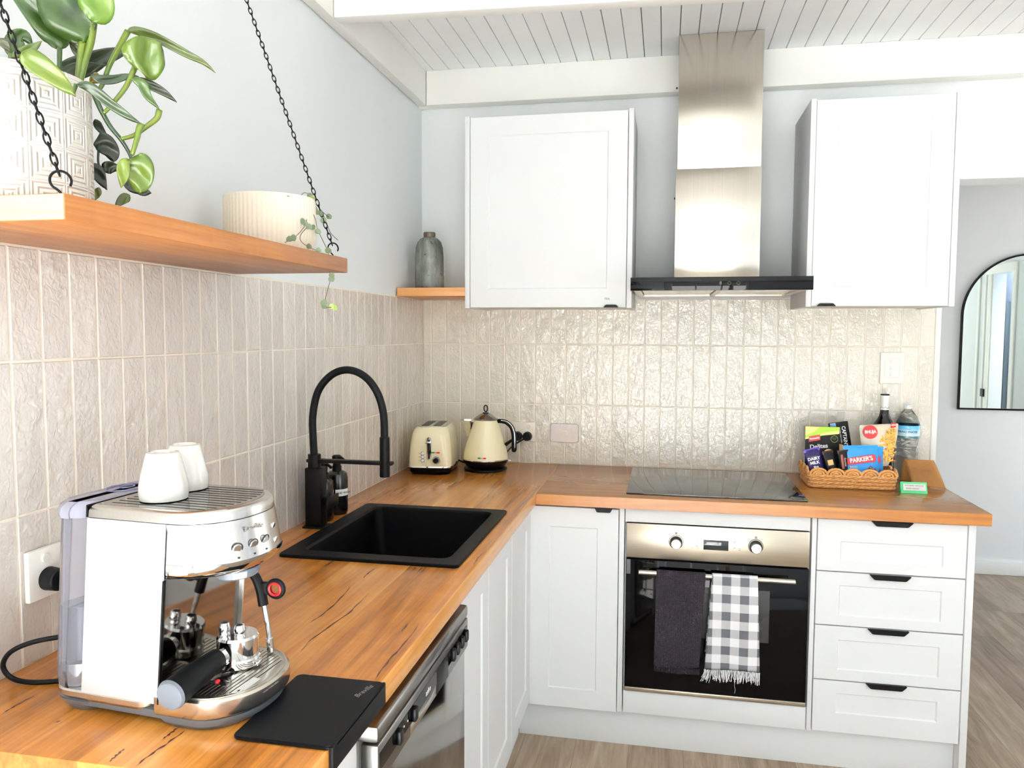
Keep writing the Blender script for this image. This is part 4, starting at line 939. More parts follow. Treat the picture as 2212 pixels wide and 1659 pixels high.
# rubber foot base with arch cut-outs, lower body
def base_ring(z, k): return dring(-.155 + k, .152 - k * 1.5, HW - .012 - k, z, sx=.085)
em('base', MB().loft([bring(-.140, -.100, HW - .012, .0004, .018), bring(-.152, -.085, HW - .002, .0195, .02)]).loft([dring(.045, .160, HW - .012, .0004), dring(.03, .168, HW - .005, .008), dring(.016, .1735, HW - .0015, .0198)]).loft([bring(-.150, .09, HW - .006, .012, .02), bring(-.155, .1, HW - .004, .024, .02)]), 'greyplas', shear=False)
MAT['emband'] = M('satin_steel_band', S(218, 212, 202), .2, 1, var=.02)
em('lower_band', MB().loft([bring(-.150, .012, HW - .0035, .021, .028), bring(-.156, .012, HW, .026, .028), bring(-.156, .012, HW, .0335, .028), bring(-.154, .012, HW - .002, .036, .027)]), 'emband', shear=False)
# drip tray
tr = em('drip_tray', MB().loft([dring(.0135, .172, HW - .002, .0198), dring(.0135, .1765, HW - .0005, .024), dring(.0135, .178, HW, .030), dring(.0135, .177, HW, .0455), dring(.0135, .174, HW - .002, .0485)]), 'emband', shear=False)
outer = [(p[0], p[1]) for p in dring(.015, .171, HW - .005, 0)]
holes = []
def slot(xc, y0_, y1_, w=.0027):
    return rrect(xc - w / 2, xc + w / 2, y0_, y1_, w / 2 - .0001, 3)
inx = lambda x: (HW - .012) * (1 - max(0, (x - .09) / .085) ** 2.35) ** (1 / 2.35) if x < .172 else 0
for i, x in enumerate([.030 + .0088 * j for j in range(15)]):
    L = inx(x + .004) - .003
    if L < .02: continue
    if .062 < x < .124:   # interrupted by the round holes in the middle
        holes += [slot(x, -L, -.046), slot(x, .046, L)]
        if x < .075 or x > .112: holes += [slot(x, -.034, .034)]
    elif x > .128: holes += [slot(x, -L, L)]
    else: holes += [slot(x, -L, -.006), slot(x, .006, L)]
for cx, cy, r in ((.094, .020, .0125), (.094, -.014, .0105), (.094, -.037, .006), (.140, .0, .0)):
    if r: holes.append(circ(cx, cy, r))
holes = [h for h in holes if h]
MAT['grille'] = MAT['chrome']
gr = em('tray_grille', plate(outer, holes, .0007, .0003, Matrix.Translation((0, 0, .0495))), 'steel', shear=False)
em('tray_well', MB().loft([dring(.020, .168, HW - .008, .0488), dring(.020, .168, HW - .008, .0489)]), 'blackplas', shear=False, par=tr)
em('float_marker', MB().sphere((.094, -.037, .0505), .0045, (1, 1, .6), 8), 'red', shear=False, par=gr)
lb = em('care_sticker', MB().box(.148, .160, -.050, -.010, .0503, .0506), 'white', shear=False, par=gr)
text('HAND WASH ONLY', .0042, 'greyink', lb, frame((.154, -.030, .0508), (0, 1, 0), n=(0, 0, 1)), world=False)
# column
MAT['panelwhite'] = M('satin_pale_panel', S(200, 206, 210), .3, var=.01)
cr_ = em('body_column', MB().box(-.110, .008, -HW + .002, HW - .002, .035, .293, .002), 'ss_m')
em('side_panel', MB().box(-.1085, .0205, -HW, -HW + .0035, .0345, .2925, .0012), 'panelwhite')
em('side_panel', MB().box(-.1085, .0205, HW - .0035, HW, .0345, .2925, .0012), 'ss_m')
em('mirror_back_panel', MB().box(.008, .0125, -HW + .0035, HW - .0035, .049, .217), 'smokesteel')
em('edge_trim', MB().box(.0195, .0225, -HW - .0004, -HW + .005, .035, .213, .0006), 'blackplas')
# head
def hring(z, xf, hw=HW, xb=.021): return dring(xb, xf, hw, z, sx=.108, ex=2.2)
HX = lambda z: .1290 + (.2935 - z) * (.020 / .0575)      # face leans out towards the bottom
em('head', MB().loft([hring(.2365, HX(.2365)), hring(.25, HX(.25)), hring(.28, HX(.28)), hring(.2925, HX(.2925))]), 'ss_m', shear=True, sharp=40)
em('head_skirt', MB().loft([hring(.2145, .118, HW - .010), hring(.2165, .130, HW - .004), hring(.222, .142, HW - .0005), hring(.230, .1475, HW), hring(.2362, .1492, HW)]), 'chrome', sharp=50)
em('underside', MB().loft([hring(.212, .105, HW - .012), hring(.2148, .118, HW - .010)]), 'blackplas')
ls = em('group_ring', MB().lathe([(.033, .199), (.036, .201), (.037, .2125)], 40, (.088, 0, 0)), 'greyplas')
def lring(u, v): a = math.radians(-62 + 36 * u); return (.088 + .0373 * math.cos(a), .0373 * math.sin(a), .2015 + .009 * v)
lb = em('insert_label', MB().grid(lring, 8, 1), 'white', par=ls, shear=True, recalc=False)
# top deck
em('top_cap', MB().loft([dring(-.110, .1285, HW, .2935, sx=.108, ex=2.2), dring(-.110, .1275, HW - .0005, .303, sx=.108, ex=2.2), dring(-.108, .1235, HW - .004, .3085, sx=.105, ex=2.2), dring(-.106, .117, HW - .009, .310, sx=.10, ex=2.2)]), 'ss_m', sharp=45)
dk = em('cup_tray', MB().loft([dring(-.104, .110, HW - .013, .3098, sx=.098, ex=2.2), dring(-.104, .110, HW - .013, .3103, sx=.098, ex=2.2)]), 'smokesteel', sharp=20)
for j in range(11):
    y = -.070 + .014 * j; L = .016 + .082 * (1 - (abs(y) / (HW - .004)) ** 2.2) ** .45
    em('vent_slot', MB().box(-.090, L, y - .0013, y + .0013, .3102, .3106), 'blackplas', par=dk)
# front buttons: (angle position given by y, z)
def face(y, z, off=0):
    hw = HW; sx = .108; xf = HX(z); s_ = min(.999, abs(y) / hw); c = (1 - s_ ** 2.2) ** (1 / 2.2); x = xf - sx + sx * c
    d = .002; c2 = (1 - min(.999, abs(y + d) / hw) ** 2.2) ** (1 / 2.2); tx = (sx * (c2 - c)) / d
    n = Vector((1, -tx, 0)).normalized(); n = Vector((n.x, n.y, .0)) ; n.normalize(); nn = Vector((n.x, n.y, -.30 + SHR * 0)); nn.normalize()
    zz = rz_(z); return Vector((rmp(x) + SHR * zz, y, zz)) + nn * off, nn, Vector((-n.y, n.x, 0))
for y, z, r in ((-.052, .2545, .0080), (-.026, .2545, .0080), (.0, .2545, .0080)):
    c, n, tg_ = face(y, z)
    b = em('button', MB().cyl(c - n * .002, c + n * .0016, r * .78, n=26, bev=.0006), 'chrome', shear='raw')
    fr = frame(c + n * .0002, tg_, n=n)
    em('button_ring', MB().tube([fr @ Vector((r * math.cos(2 * PI * k / 26), r * math.sin(2 * PI * k / 26), 0)) for k in range(26)], .0009, 5, closed=True), 'ink', par=b, shear='raw')
    c2, n2, t2 = face(y, z - .0135); em('cup_symbol', MB().box(-.0017, .0017, -.0017, .0017, 0, .0004, mat=frame(c2, t2, n=n2)), 'ink', par=b, shear='raw')
for y, z in ((.030, .268), (.030, .247)):
    c, n, tg_ = face(y, z); em('small_button', MB().cyl(c - n * .002, c + n * .0012, .0052, n=20, bev=.0004), 'chrome', shear='raw')
c, n, tg_ = face(-.020, .2775); text('Breville', .0125, 'greyink', EM, frame(c + n * .0006, tg_, n=n), name='nameplate', bold=.0001, world=False)
# white decal under the right of the skirt
c, n, tg_ = face(.050, .2335)
em('decal', MB().box(-.014, .014, -.004, .004, 0, .0008, mat=frame(c + n * -.0008, tg_, n=(n.x, n.y, -.6))), 'blackplas', shear='raw')
# water tank at the rear
tk = em('water_tank', MB().loft([bring(-.160, -.1105, HW - .006, .036, .022), bring(-.165, -.1105, HW - .003, .060, .03), bring(-.167, -.1105, HW - .002, .288, .034)]), 'tank', sharp=50)
MAT['water'] = M('tank_water', S(118, 112, 116), .15, var=.05)
em('water', MB().loft([bring(-.157, -.113, HW - .010, .075, .022), bring(-.160, -.113, HW - .007, .155, .027)]), 'water', par=tk)
em('tank_foot', MB().loft([bring(-.158, -.112, HW - .007, .0352, .022), bring(-.160, -.112, HW - .006, .070, .026)]), 'smokesteel', par=tk)
MAT['tanklid'] = glass('tank_lid_plastic', (.62, .62, .76, 1), .12, 1.15, .5)
tl = em('tank_lid', MB().loft([bring(-.170, -.1105, HW + .001, .2885, .036), bring(-.172, -.1105, HW + .002, .296, .037), bring(-.170, -.1105, HW, .305, .036), bring(-.163, -.112, HW - .008, .3115, .032)]), 'tanklid', sharp=40)
MAT['lidrim'] = M('violet_tinted_rim', S(112, 112, 150), .15)
em('lid_ring', MB().torus((-.140, .020, .312), .026, .0016, 'Z', 36, 6, sc=(.8, 1.35)).torus((-.140, .020, .313), .009, .001, 'Z', 24, 6, sc=(.8, 1.35)), 'lidrim', par=tl)
em('tank_gasket', MB().box(-.1115, -.1095, -HW + .001, HW - .001, .2925, .3105, .0008), 'blackplas')
# steam wand on the far side of the front
WY = -2.176
wd = part('steam_wand', MB().tube([(.400, WY, 1.118), (.408, WY, 1.098), (.419, WY, 1.080), (.427, WY, 1.050), (.434, WY, 1.010), (.4375, WY, .982), (.4375, WY, .9735)], lambda t: .0043 if t < .97 else .003, 12, smooth=6).tube([(.4365, WY, .992), (.4385, WY, .9705)], .0062, 12), 'chrome', EM)
gp = part('grip', MB().tube([(.410, WY, 1.096), (.416, WY, 1.087), (.4225, WY, 1.070), (.427, WY, 1.046)], lambda t: .0072 + .001 * t, 14, smooth=5).box(.424, .437, WY - .005, WY + .005, 1.064, 1.084, .002), 'rubber', wd)
part('grip_loop', MB().torus((.450, WY - .002, 1.075), .0128, .0042, 'Y', 32, 10), 'rubber', wd)
part('grip_insert', MB().torus((.450, WY - .0055, 1.075), .0098, .0019, 'Y', 32, 8).lathe([(.0098, -.006), (.0100, .006)], 32, (.450, WY - .002, 1.075), axis='Y', cap0=False, cap1=False), 'red', wd)
# mains cord looping to the wall
part('cord', MB().tube([(.150, -2.205, .978), (.118, -2.235, .992), (.075, -2.262, .990), (.036, -2.268, .972), (.018, -2.265, .946), (.032, -2.262, .926), (.070, -2.258, .9212), (.120, -2.235, .9212), (.150, -2.20, .924)], .0040, 10, smooth=8), 'rubber', EM)
# ------------------------------------------------------------------ portafilter resting on the tray
pf = thing('portafilter', 'chrome portafilter with a thick black handle, upside down on the drip tray', 'portafilter', (.408, -2.222, ZC + .0508))
x, y, z = .408, -2.222, ZC + .0508
bk = part('basket', MB().lathe([(.030, z), (.0335, z + .002), (.0335, z + .012), (.0315, z + .015), (.0315, z + .044), (.0295, z + .048), (.0, z + .0485)], 44, (x, y, 0), cap0=True, cap1=False), 'chrome', pf)
for dx, dy in ((-.012, -.012), (.013, .0135)):
    # spouts point up and slightly apart
    pass
for px_, py_ in ((.390, -2.229), (.4185, -2.233)):
    s_ = part('spout', MB().lathe([(.0085, z + .048), (.0078, z + .052), (.0088, z + .055), (.0088, z + .060), (.0070, z + .0665), (.0045, z + .0665), (.0045, z + .061)], 22, (px_, py_, 0), cap0=False, cap1=True), 'chrome', bk)
    part('spout_opening', MB().cyl((px_, py_, z + .0655), (px_, py_, z + .0667), .0044, n=16), 'blackplas', s_)
part('neck', MB().tube([(.403, -2.24, z + .022), (.398, -2.262, z + .022), (.396, -2.272, z + .0215)], lambda t: .013 - .002 * t, 16, smooth=4), 'chrome', pf)
hh = part('handle', MB().tube([(.3975, -2.264, z + .023), (.396, -2.29, z + .021), (.3925, -2.32, z + .018), (.3885, -2.360, z + .0125)], lambda t: .0165 + .0052 * t, 24, smooth=6), 'rubber', pf)
part('handle_cap', MB().cyl((.3886, -2.359, z + .0127), (.3880, -2.3665, z + .0118), .0222, .0205, 28, .0014), 'greyplas', hh)
part('lug', MB().box(.437, .447, -2.232, -2.212, z + .003, z + .009, .001), 'chrome', bk)
# ------------------------------------------------------------------ cups
def cup(): 
    rib = lambda a, z, k: 1 + (.028 * math.cos(a * 8 + z * 55) * (0, .0, .5, 1, 1, 1, .6, .0, 0, 0, 0, 0)[k])
    return MB().lathe([(.0315, .0006), (.0340, .0006), (.0350, .010), (.0338, .022), (.0315, .034), (.0290, .046), (.0265, .058), (.0245, .066), (.0230, .0705), (.0180, .0715), (.017, .069), (.0, .069)], 64, cap0=True, cap1=False, mod=rib)
zc_ = ZC + rz_(.3106) + .0004
c1_ = thing('cup', 'white fluted cup upside down on the espresso machine, nearer to the camera', 'cup', (.3185, -2.268, zc_), 0, 'white cups on the espresso machine')
part('cup_body', cup(), 'porcelain', c1_, world=False, sharp=60)
dup(c1_, (.3035, -2.192, zc_), .5, 'white fluted cup upside down on the espresso machine, the one nearer the wall')
# ------------------------------------------------------------------ tamping mat
tm = thing('tamping_mat', 'black rubber tamping mat folded over the worktop edge', 'mat', (.55, -2.245, ZC))
part('pad', MB().prism(rrect(.470, .6225, -2.348, -2.146, .012), ZC + .0004, ZC + .0065, 'XY', .0018), 'rubber', tm)
lip = part('lip', MB().box(.6165, .6225, -2.348, -2.146, ZC - .030, ZC + .0060, .0012), 'rubber', tm)
text('Breville', .014, 'greyink', lip, frame((.6005, -2.185, ZC + .0068), (.25, 1, 0), n=(0, 0, 1)), shear=.3)
# ================================================================== BASKET OF SNACKS
BX = (1.580, 1.885, -.312, -.105)
MAT['wicker'] = None
def wick():
    t = NT('braided_seagrass'); o = t.obj()
    t.l(t.ramp(t.noise(t.mapping(o, (1, 1, 3)), 90, 4), [(.25, S(168, 112, 62)), (.5, S(196, 142, 82)), (.8, S(222, 174, 112))]), t.b.inputs['Base Color'])
    t.b.inputs['Roughness'].default_value = .75; t.bump(t.noise(t.mapping(o, (1, 1, 4)), 220, 3), .5, .002); return t.m
MAT['wicker'] = wick()
bk_ = thing('wicker_basket', 'low braided seagrass basket with a scalloped rim, full of snacks', 'basket', (1.74, -.215, ZC))
def flare(x, y, k): cx, cy = 1.7325, -.209; return (cx + (x - cx) * k, cy + (y - cy) * k)
part('bottom', MB().prism(rrect(BX[0] + .008, BX[1] - .008, BX[2] + .008, BX[3] - .008, .02), ZC + .0005, ZC + .006, 'XY'), 'wicker', bk_)
m = MB()
for row in range(4):
    z = ZC + .0085 + .0125 * row; k = .965 + .012 * row
    per = rrect(BX[0], BX[1], BX[2], BX[3], .018, 4); P = [Vector((*flare(*q, k), z)) for q in per]
    # resample
    seg = []; tot = 0
    for a, b in zip(P, P[1:] + P[:1]): seg.append((a, b, tot, (b - a).length)); tot += (b - a).length
    nst = 40
    for i in range(nst):                       # plaited strands, each leaning over the next
        t0 = tot * (i + .5 * (row % 2)) / nst
        def at_(t):
            t %= tot
            for a, b, s0, L in seg:
                if s0 <= t <= s0 + L + 1e-9: return a.lerp(b, (t - s0) / L if L > 0 else 0)
            return P[0]
        dl = tot / nst * .78
        pts = [at_(t0 - dl) + Vector((0, 0, -.0045)), at_(t0), at_(t0 + dl) + Vector((0, 0, .0045))]
        m.tube(pts, lambda t: .0022 + .0042 * math.sin(PI * min(1, max(0, t))), 7, smooth=4)
part('woven_wall', m, 'wicker', bk_, sharp=60)
m = MB()
def scal(p0, p1, n):
    p0, p1 = Vector(p0), Vector(p1); out = Vector((p1 - p0)).cross(Vector((0, 0, 1))).normalized()
    for i in range(n):
        for r, rad in ((1, .0048), (.62, .0046), (.28, .005)):
            pts = []
            for k in range(9):
                a = PI * k / 8; c = p0.lerp(p1, (i + .5) / n); w = (p1 - p0).length / n / 2 * r
                pts.append(c + (p1 - p0).normalized() * (-math.cos(a) * w) + Vector((0, 0, math.sin(a) * .022 * r)) + out * .0012 * math.sin(k * 2.4))
            m.tube(pts, rad, 7)
zr_ = ZC + .051
a_, b_ = flare(BX[0], BX[2], 1.0), flare(BX[1], BX[3], 1.0)
scal((a_[0] + .006, a_[1], zr_), (b_[0] - .004, a_[1], zr_), 5); scal((b_[0], a_[1] + .008, zr_), (b_[0], b_[1] - .008, zr_), 3)
scal((b_[0] - .006, b_[1], zr_), (a_[0] + .006, b_[1], zr_), 5); scal((a_[0], b_[1] - .008, zr_), (a_[0], a_[1] + .008, zr_), 3)
part('scalloped_rim', m, 'wicker', bk_, sharp=60)
# helper: a flat pack standing in the basket, local X right, Z up, front at -Y
MAT['pk_black'] = M('black_card', S(6, 6, 7), .45, Specular_IOR_Level=.2); MAT['pk_lime'] = M('lime_card', S(222, 226, 128), .45); MAT['pk_green'] = M('green_card', S(150, 186, 34), .45)
MAT['pk_red'] = M('red_card', S(170, 14, 18), .45); MAT['pk_grey'] = M('grey_card_side', S(150, 158, 146), .5); MAT['pk_blue'] = M('pale_blue_card', S(112, 158, 206), .4)
MAT['pk_cream'] = M('cream_foil', S(214, 206, 186), .35); MAT['pk_cyan'] = M('blue_foil', S(22, 128, 200), .3); MAT['pk_purple'] = M('purple_foil', S(26, 12, 74), .35, Specular_IOR_Level=.25); MAT['pk_violet'] = M('violet_foil', S(72, 34, 150), .3)
MAT['pk_brown'] = M('brown_foil', S(46, 20, 16), .4, Specular_IOR_Level=.3); MAT['biscuit'] = M('biscuit', S(226, 184, 118), .6); MAT['nut'] = M('roasted_nut', S(158, 84, 44), .5); MAT['chip'] = M('yellow_noodle', S(236, 184, 76), .5)
MAT['maroon'] = M('crimson_print', S(158, 22, 36), .35)
def pack(name, label, cat, loc, rz, lean, tilt=0):
    t = thing(name, label, cat, loc, rz, 'snacks in the basket')
    mt = Matrix.Rotation(lean, 4, 'X') @ Matrix.Rotation(tilt, 4, 'Y')
    return t, mt
def lp(name, mb, mat, par, mt, **kw):
    mb.bm.transform(mt); return part(name, mb, mat, par, world=False, **kw)
def lt(body, size, mat, par, mt, x, z, y, **kw): return text(body, size, mat, par, mt @ frame((x, y, z), (1, 0, 0), n=(0, -1, 0)) @ Matrix.Rotation(kw.pop('rot', 0), 4, 'Z'), world=False, **kw)
ZB = ZC + .0075
# 1 rice cracker box
t, mt = pack('snack_box', 'black and lime green cracker box lettered Delites, at the back left', 'snack box', (1.650, -.188, ZB), .0, math.radians(-5))
W2, H2, D2 = .062, .205, .034
bx = lp('carton', MB().box(-W2, W2, 0, D2, 0, H2, .0008), 'pk_black', t, mt)
lp('side_flap', MB().box(-W2 - .0005, -W2 + .0004, .001, D2 - .001, .001, H2 - .001), 'pk_grey', bx, mt)
lp('lime_band', MB().prism([(-W2 + .0005, H2 - .0005), (W2 - .0005, H2 - .0005), (W2 - .0005, H2 - .026), (0, H2 - .034), (-W2 + .0005, H2 - .050)], -.0006, .0002, 'XZ'), 'pk_lime', bx, mt)
lp('green_band', MB().prism([(-.01, H2 - .0007), (W2 - .0006, H2 - .0007), (W2 - .0006, H2 - .013), (.02, H2 - .020), (-.012, H2 - .030), (-W2 + .001, H2 - .044), (-W2 + .001, H2 - .035), (-.028, H2 - .020)], -.0009, .0002, 'XZ'), 'pk_green', bx, mt)
rb = lp('red_badge', MB().prism([(-.049, H2 - .060), (-.007, H2 - .051), (-.008, H2 - .030), (-.049, H2 - .039)], -.0013, .0002, 'XZ'), 'pk_red', bx, mt)
lt('Fantastic', .0105, 'whiteink', rb, mt, -.028, H2 - .045, -.0015, rot=.2, bold=.0003)
lt('Delites', .023, 'whiteink', bx, mt, -.012, H2 - .076, -.0004, rot=.12, bold=.0006)
lp('seal', MB().torus((.044, -.0004, H2 - .046), .0125, .0007, 'Y', 24, 4), 'pk_green', bx, mt); lt('GLUTEN\nFREE', .0052, 'greyink', bx, mt, .044, H2 - .045, -.0004)
lp('cracker_picture', MB().prism(circ(.024, H2 - .098, .0165, 20, .8), -.0010, .0002, 'XZ'), 'biscuit', bx, mt)
# 2 captain's table box
t, mt = pack('snack_box', 'tall leaning black and blue cracker box with sideways lettering', 'snack box', (1.752, -.148, ZB), .10, math.radians(-4), math.radians(-9))
W2, H2, D2 = .034, .222, .026
bx = lp('carton', MB().box(-W2, W2, 0, D2, 0, H2, .0008), 'pk_black', t, mt)
lp('blue_strip', MB().prism([(-W2 + .0004, .04), (-.016, .05), (-.010, .12), (-.013, H2 - .0005), (-W2 + .0004, H2 - .0005)], -.0006, .0002, 'XZ'), 'pk_blue', bx, mt)
lt("CAPTAIN'S TABLE", .0195, 'whiteink', bx, mt, .0135, H2 - .083, -.0005, rot=-PI / 2, bold=.0004, sx=.86)
lt('WATER CRACKERS', .0072, 'whiteink', bx, mt, -.001, H2 - .050, -.0005, rot=-PI / 2); lt('CLASSIC', .0072, 'greyink', bx, mt, -.0085, H2 - .030, -.0005, rot=-PI / 2)
lp('biscuit_picture', MB().prism(circ(-.012, .118, .021, 24), -.0011, .0002, 'XZ'), 'biscuit', bx, mt)
lp('topping', MB().prism(circ(-.006, .108, .007, 12), -.0015, .0002, 'XZ'), 'maroon', bx, mt)
# pillow-shaped bag
def pillow(w, h, d, top=.008, crimp=.0012, shape=None):
    def f(sgn):
        def fn(u, v):
            x = (u - .5) * 2; zz = v * h; e = (1 - x ** 4) * (math.sin(PI * min(1, max(0, v))) ** .55)
            ww = w * (1 - .05 * math.sin(PI * v)) if shape is None else shape(v) * w
            ox = 0 if shape is None else (-(1 - shape(v)) * w * .9)
            return (x * ww + ox, sgn * d * e + .0006 * math.sin(x * 24 + v * 5) * (1 - e) * sgn, zz)
        return fn
    m = MB().grid(f(-1), 24, 24).grid(f(1), 24, 24); bmesh.ops.remove_doubles(m.bm, verts=m.bm.verts[:], dist=.0002); return m
def fronty(x, z, w, h, d): xx = x / w; return -d * (1 - xx ** 4) * (math.sin(PI * min(1, max(0, z / h))) ** .55)
# 3 nut mix bag
t, mt = pack('snack_bag', 'cream snack bag with a red BHUJA circle and nut picture, right of the boxes', 'snack bag', (1.862, -.200, ZB + .064), .05, math.radians(-10), math.radians(-4))
bw, bh, bd = .070, .158, .012
bg = lp('bag', pillow(bw, bh, bd, shape=lambda v: 1 - .38 * max(0, 1 - v) ** 1.6), 'pk_cream', t, mt, sharp=0)
rc = lp('red_circle', MB().prism(circ(-.036, .130, .0255, 32), -.0150, -.0085, 'XZ'), 'pk_red', bg, mt)
lt('BHUJA', .0155, 'whiteink', rc, mt, -.036, .130, -.0153, bold=.0007, sx=.9)
rnd = random.Random(3); mn, mc = MB(), MB()
for i in range(120):
    v = rnd.random(); xx = rnd.uniform(-.012 + .02 * v, .052 - .012 * (1 - v)); z = .018 + .125 * v * (1 - .25 * (.052 - xx) / .06); 
    if z > .150 - (.05 - xx) * .8: continue
    yy = -.0135
    if i % 3 == 0: mn.sphere((xx, yy, z), .0045, (1.2, .25, .85), 7)
    elif i % 3 == 1: a = rnd.uniform(0, 3); mc.tube([(xx - .009 * math.cos(a), yy, z - .009 * math.sin(a)), (xx, yy - .001, z + .001), (xx + .009 * math.cos(a), yy, z + .009 * math.sin(a))], .0018, 5, smooth=3)
    else: a0 = rnd.uniform(0, 6); mc.tube([(xx + .0055 * math.cos(a0 + k * .6), yy, z + .0055 * math.sin(a0 + k * .6)) for k in range(6)], .0023, 5)
lp('nut_picture', mn, 'nut', bg, mt); lp('noodle_picture', mc, 'chip', bg, mt)
rb = lp('corner_badge', MB().prism([(.040, .142), (.058, .144), (.061, .161), (.045, .160)], -.0085, -.0035, 'XZ'), 'pk_red', bg, mt); lt('NEW', .0075, 'whiteink', rb, mt, .0505, .152, -.0088, bold=.0003)
# 4 blue pretzel bags
def parkers(loc, rz, lean, tilt, label):
    t, mt = pack('snack_bag', label, 'snack bag', loc, rz, lean, tilt); w, h, d = .062, .128, .010
    b = lp('bag', pillow(w, h, d), 'pk_cyan', t, mt, sharp=0)
    lp('seal', MB().box(-w, w, -.0012, .0012, h - .009, h + .002, .0004), 'pk_cyan', b, mt)
    rb = lp('red_banner', MB().prism([(-.052, .057), (-.030, .059), (.046, .068), (.050, .074), (.047, .093), (.040, .096), (-.052, .082)], -.0135, -.006, 'XZ', .0005), 'maroon', b, mt)
    lt("PARKER'S", .0225, 'whiteink', rb, mt, -.003, .0765, -.0139, rot=.13, bold=.0007, sx=.86)
    lt('BAKED\nPRETZEL', .0085, 'whiteink', b, mt, -.030, .045, -.0118); lt('MINIS', .0165, 'whiteink', b, mt, -.020, .0245, -.0118, bold=.0006)
    m = MB()
    for cx, cz in ((.022, .040), (.034, .028), (.030, .047), (.042, .039)): m.torus((cx, -.0108, cz), .0052, .0016, 'Y', 14, 5)
    lp('pretzel_picture', m, M('pretzel_brown', S(132, 84, 52), .5), b, mt); return t
parkers((1.776, -.272, ZB + .020), .04, math.radians(-12), math.radians(-2), "bright blue PARKER'S pretzel bag at the front of the basket")
parkers((1.800, -.232, ZB + .012), .06, math.radians(-12), math.radians(1), 'second blue pretzel bag, mostly hidden behind the front one')
# 5 bars
def bar(loc, rz, lean, tilt, label, w, h, main, top, fn):
    t, mt = pack('snack_bar', label, 'snack bar', loc, rz, lean, tilt)
    b = lp('wrapper', pillow(w, h, .0055), main, t, mt, sharp=0)
    lp('crimped_end', MB().box(-w, w, -.0014, .0014, h - .011, h + .001, .0004), top, b, mt); fn(b, mt); return t
def cad(b, mt):
    lt('Cadbury', .0085, 'greyink', b, mt, -.004, .093, -.0062, shear=.3); lt('DAIRY\nMILK', .0155, 'whiteink', b, mt, -.001, .076, -.0064, bold=.0006)
    lp('milk_splash', MB().prism(circ(-.004, .053, .0045, 14), -.0064, -.003, 'XZ').prism(circ(.005, .051, .0045, 14), -.0064, -.003, 'XZ'), 'whiteink', b, mt)
    lp('chocolate_chunk', MB().prism([(-.006, .043), (.010, .045), (.004, .031)], -.0064, -.003, 'XZ'), 'nut', b, mt)
bar((1.626, -.268, ZB + .012), .05, math.radians(-9), math.radians(-13), 'purple chocolate bar lettered DAIRY MILK at the basket front left', .0295, .122, 'pk_purple', 'pk_violet', cad)
def br1(b, mt):
    lp('oat_picture', MB().box(-.009, .010, -.0064, -.003, .058, .078, .0005), 'biscuit', b, mt); lt('Carman', .0075, 'whiteink', b, mt, .0, .036, -.0062, rot=-PI / 2)
bar((1.679, -.274, ZB + .016), .05, math.radians(-9), math.radians(-13), 'dark brown snack bar with an oat square, beside the purple bar', .0195, .112, 'pk_black', 'pk_brown', br1)
def br2(b, mt):
    lp('red_panel', MB().box(-.011, -.003, -.0064, -.003, .045, .098, .0003), MAT.setdefault('rust', M('rust_print', S(142, 62, 48), .4)), b, mt)
    lt('Gourmet', .0085, 'whiteink', b, mt, .003, .070, -.0062, rot=-PI / 2); lp('cluster_picture', MB().box(-.010, .012, -.0064, -.003, .018, .040, .0005), 'nut', b, mt)
bar((1.722, -.272, ZB + .016), .05, math.radians(-9), math.radians(-7), 'brown snack bar with a red stripe, tucked beside the blue bag', .0195, .114, 'pk_black', 'pk_brown', br2)
# ================================================================== BOTTLES
wb_ = thing('wine_bottle', 'dark red wine bottle with a white neck sleeve, behind the basket', 'wine bottle', (1.898, -.060, ZC))
MAT['wineglass'] = M('dark_wine_glass', S(4, 3, 3), .04, var=.1, Specular_IOR_Level=.4)
part('bottle', MB().lathe([(.0, .0004), (.036, .0004), (.040, .005), (.0405, .17), (.0405, .196), (.039, .208), (.034, .221), (.025, .236), (.0185, .250), (.0160, .265), (.0152, .29)], 44, cap0=False, cap1=False), 'wineglass', wb_, world=False)
part('neck_sleeve', MB().lathe([(.0157, .272), (.0160, .273), (.0162, .31), (.0165, .328), (.0155, .3295)], 32, cap0=False, cap1=True), 'white', wb_, world=False)
part('cap_top', MB().lathe([(.0160, .3290), (.0168, .330), (.0168, .333), (.015, .334)], 32), 'blackplas', wb_, world=False)
m = MB()
for k in range(7):
    a = -PI / 2 + (k - 3) * .42; m.box(-.003, .003, -.0004, .0004, -.0006, .0006, mat=Matrix.Translation((.0164 * math.cos(a), .0164 * math.sin(a), .280 + .003 * (k % 2))) @ Matrix.Rotation(a + PI / 2, 4, 'Z') @ Matrix.Rotation((.7 if k % 2 else -.7), 4, 'Y'))
part('sleeve_print', m, 'ink', wb_, world=False)
wt_ = thing('water_bottle', 'clear plastic spring water bottle with a blue label at the wall end', 'water bottle', (1.986, -.051, ZC))
prof = [(.0, .0006), (.036, .0006), (.044, .006), (.046, .02), (.0435, .035), (.046, .05), (.0435, .064), (.0465, .08), (.0425, .094), (.0462, .108), (.0425, .122), (.046, .136), (.0435, .148), (.047, .158), (.0485, .165), (.049, .205), (.0495, .216), (.047, .226), (.038, .245), (.026, .262), (.0165, .272), (.0145, .276), (.0145, .284)]
prof = [(r * .88, z) for r, z in prof]
part('bottle', MB().lathe(prof, 48, cap0=False, cap1=True), 'petwater', wt_, world=False, sharp=60)
part('cap', MB().lathe([(.0150, .278), (.0150, .291), (.0135, .2925), (.0, .2925)], 32, cap0=True, cap1=False), M('translucent_white_cap', S(232, 236, 236), .25), wt_, world=False)
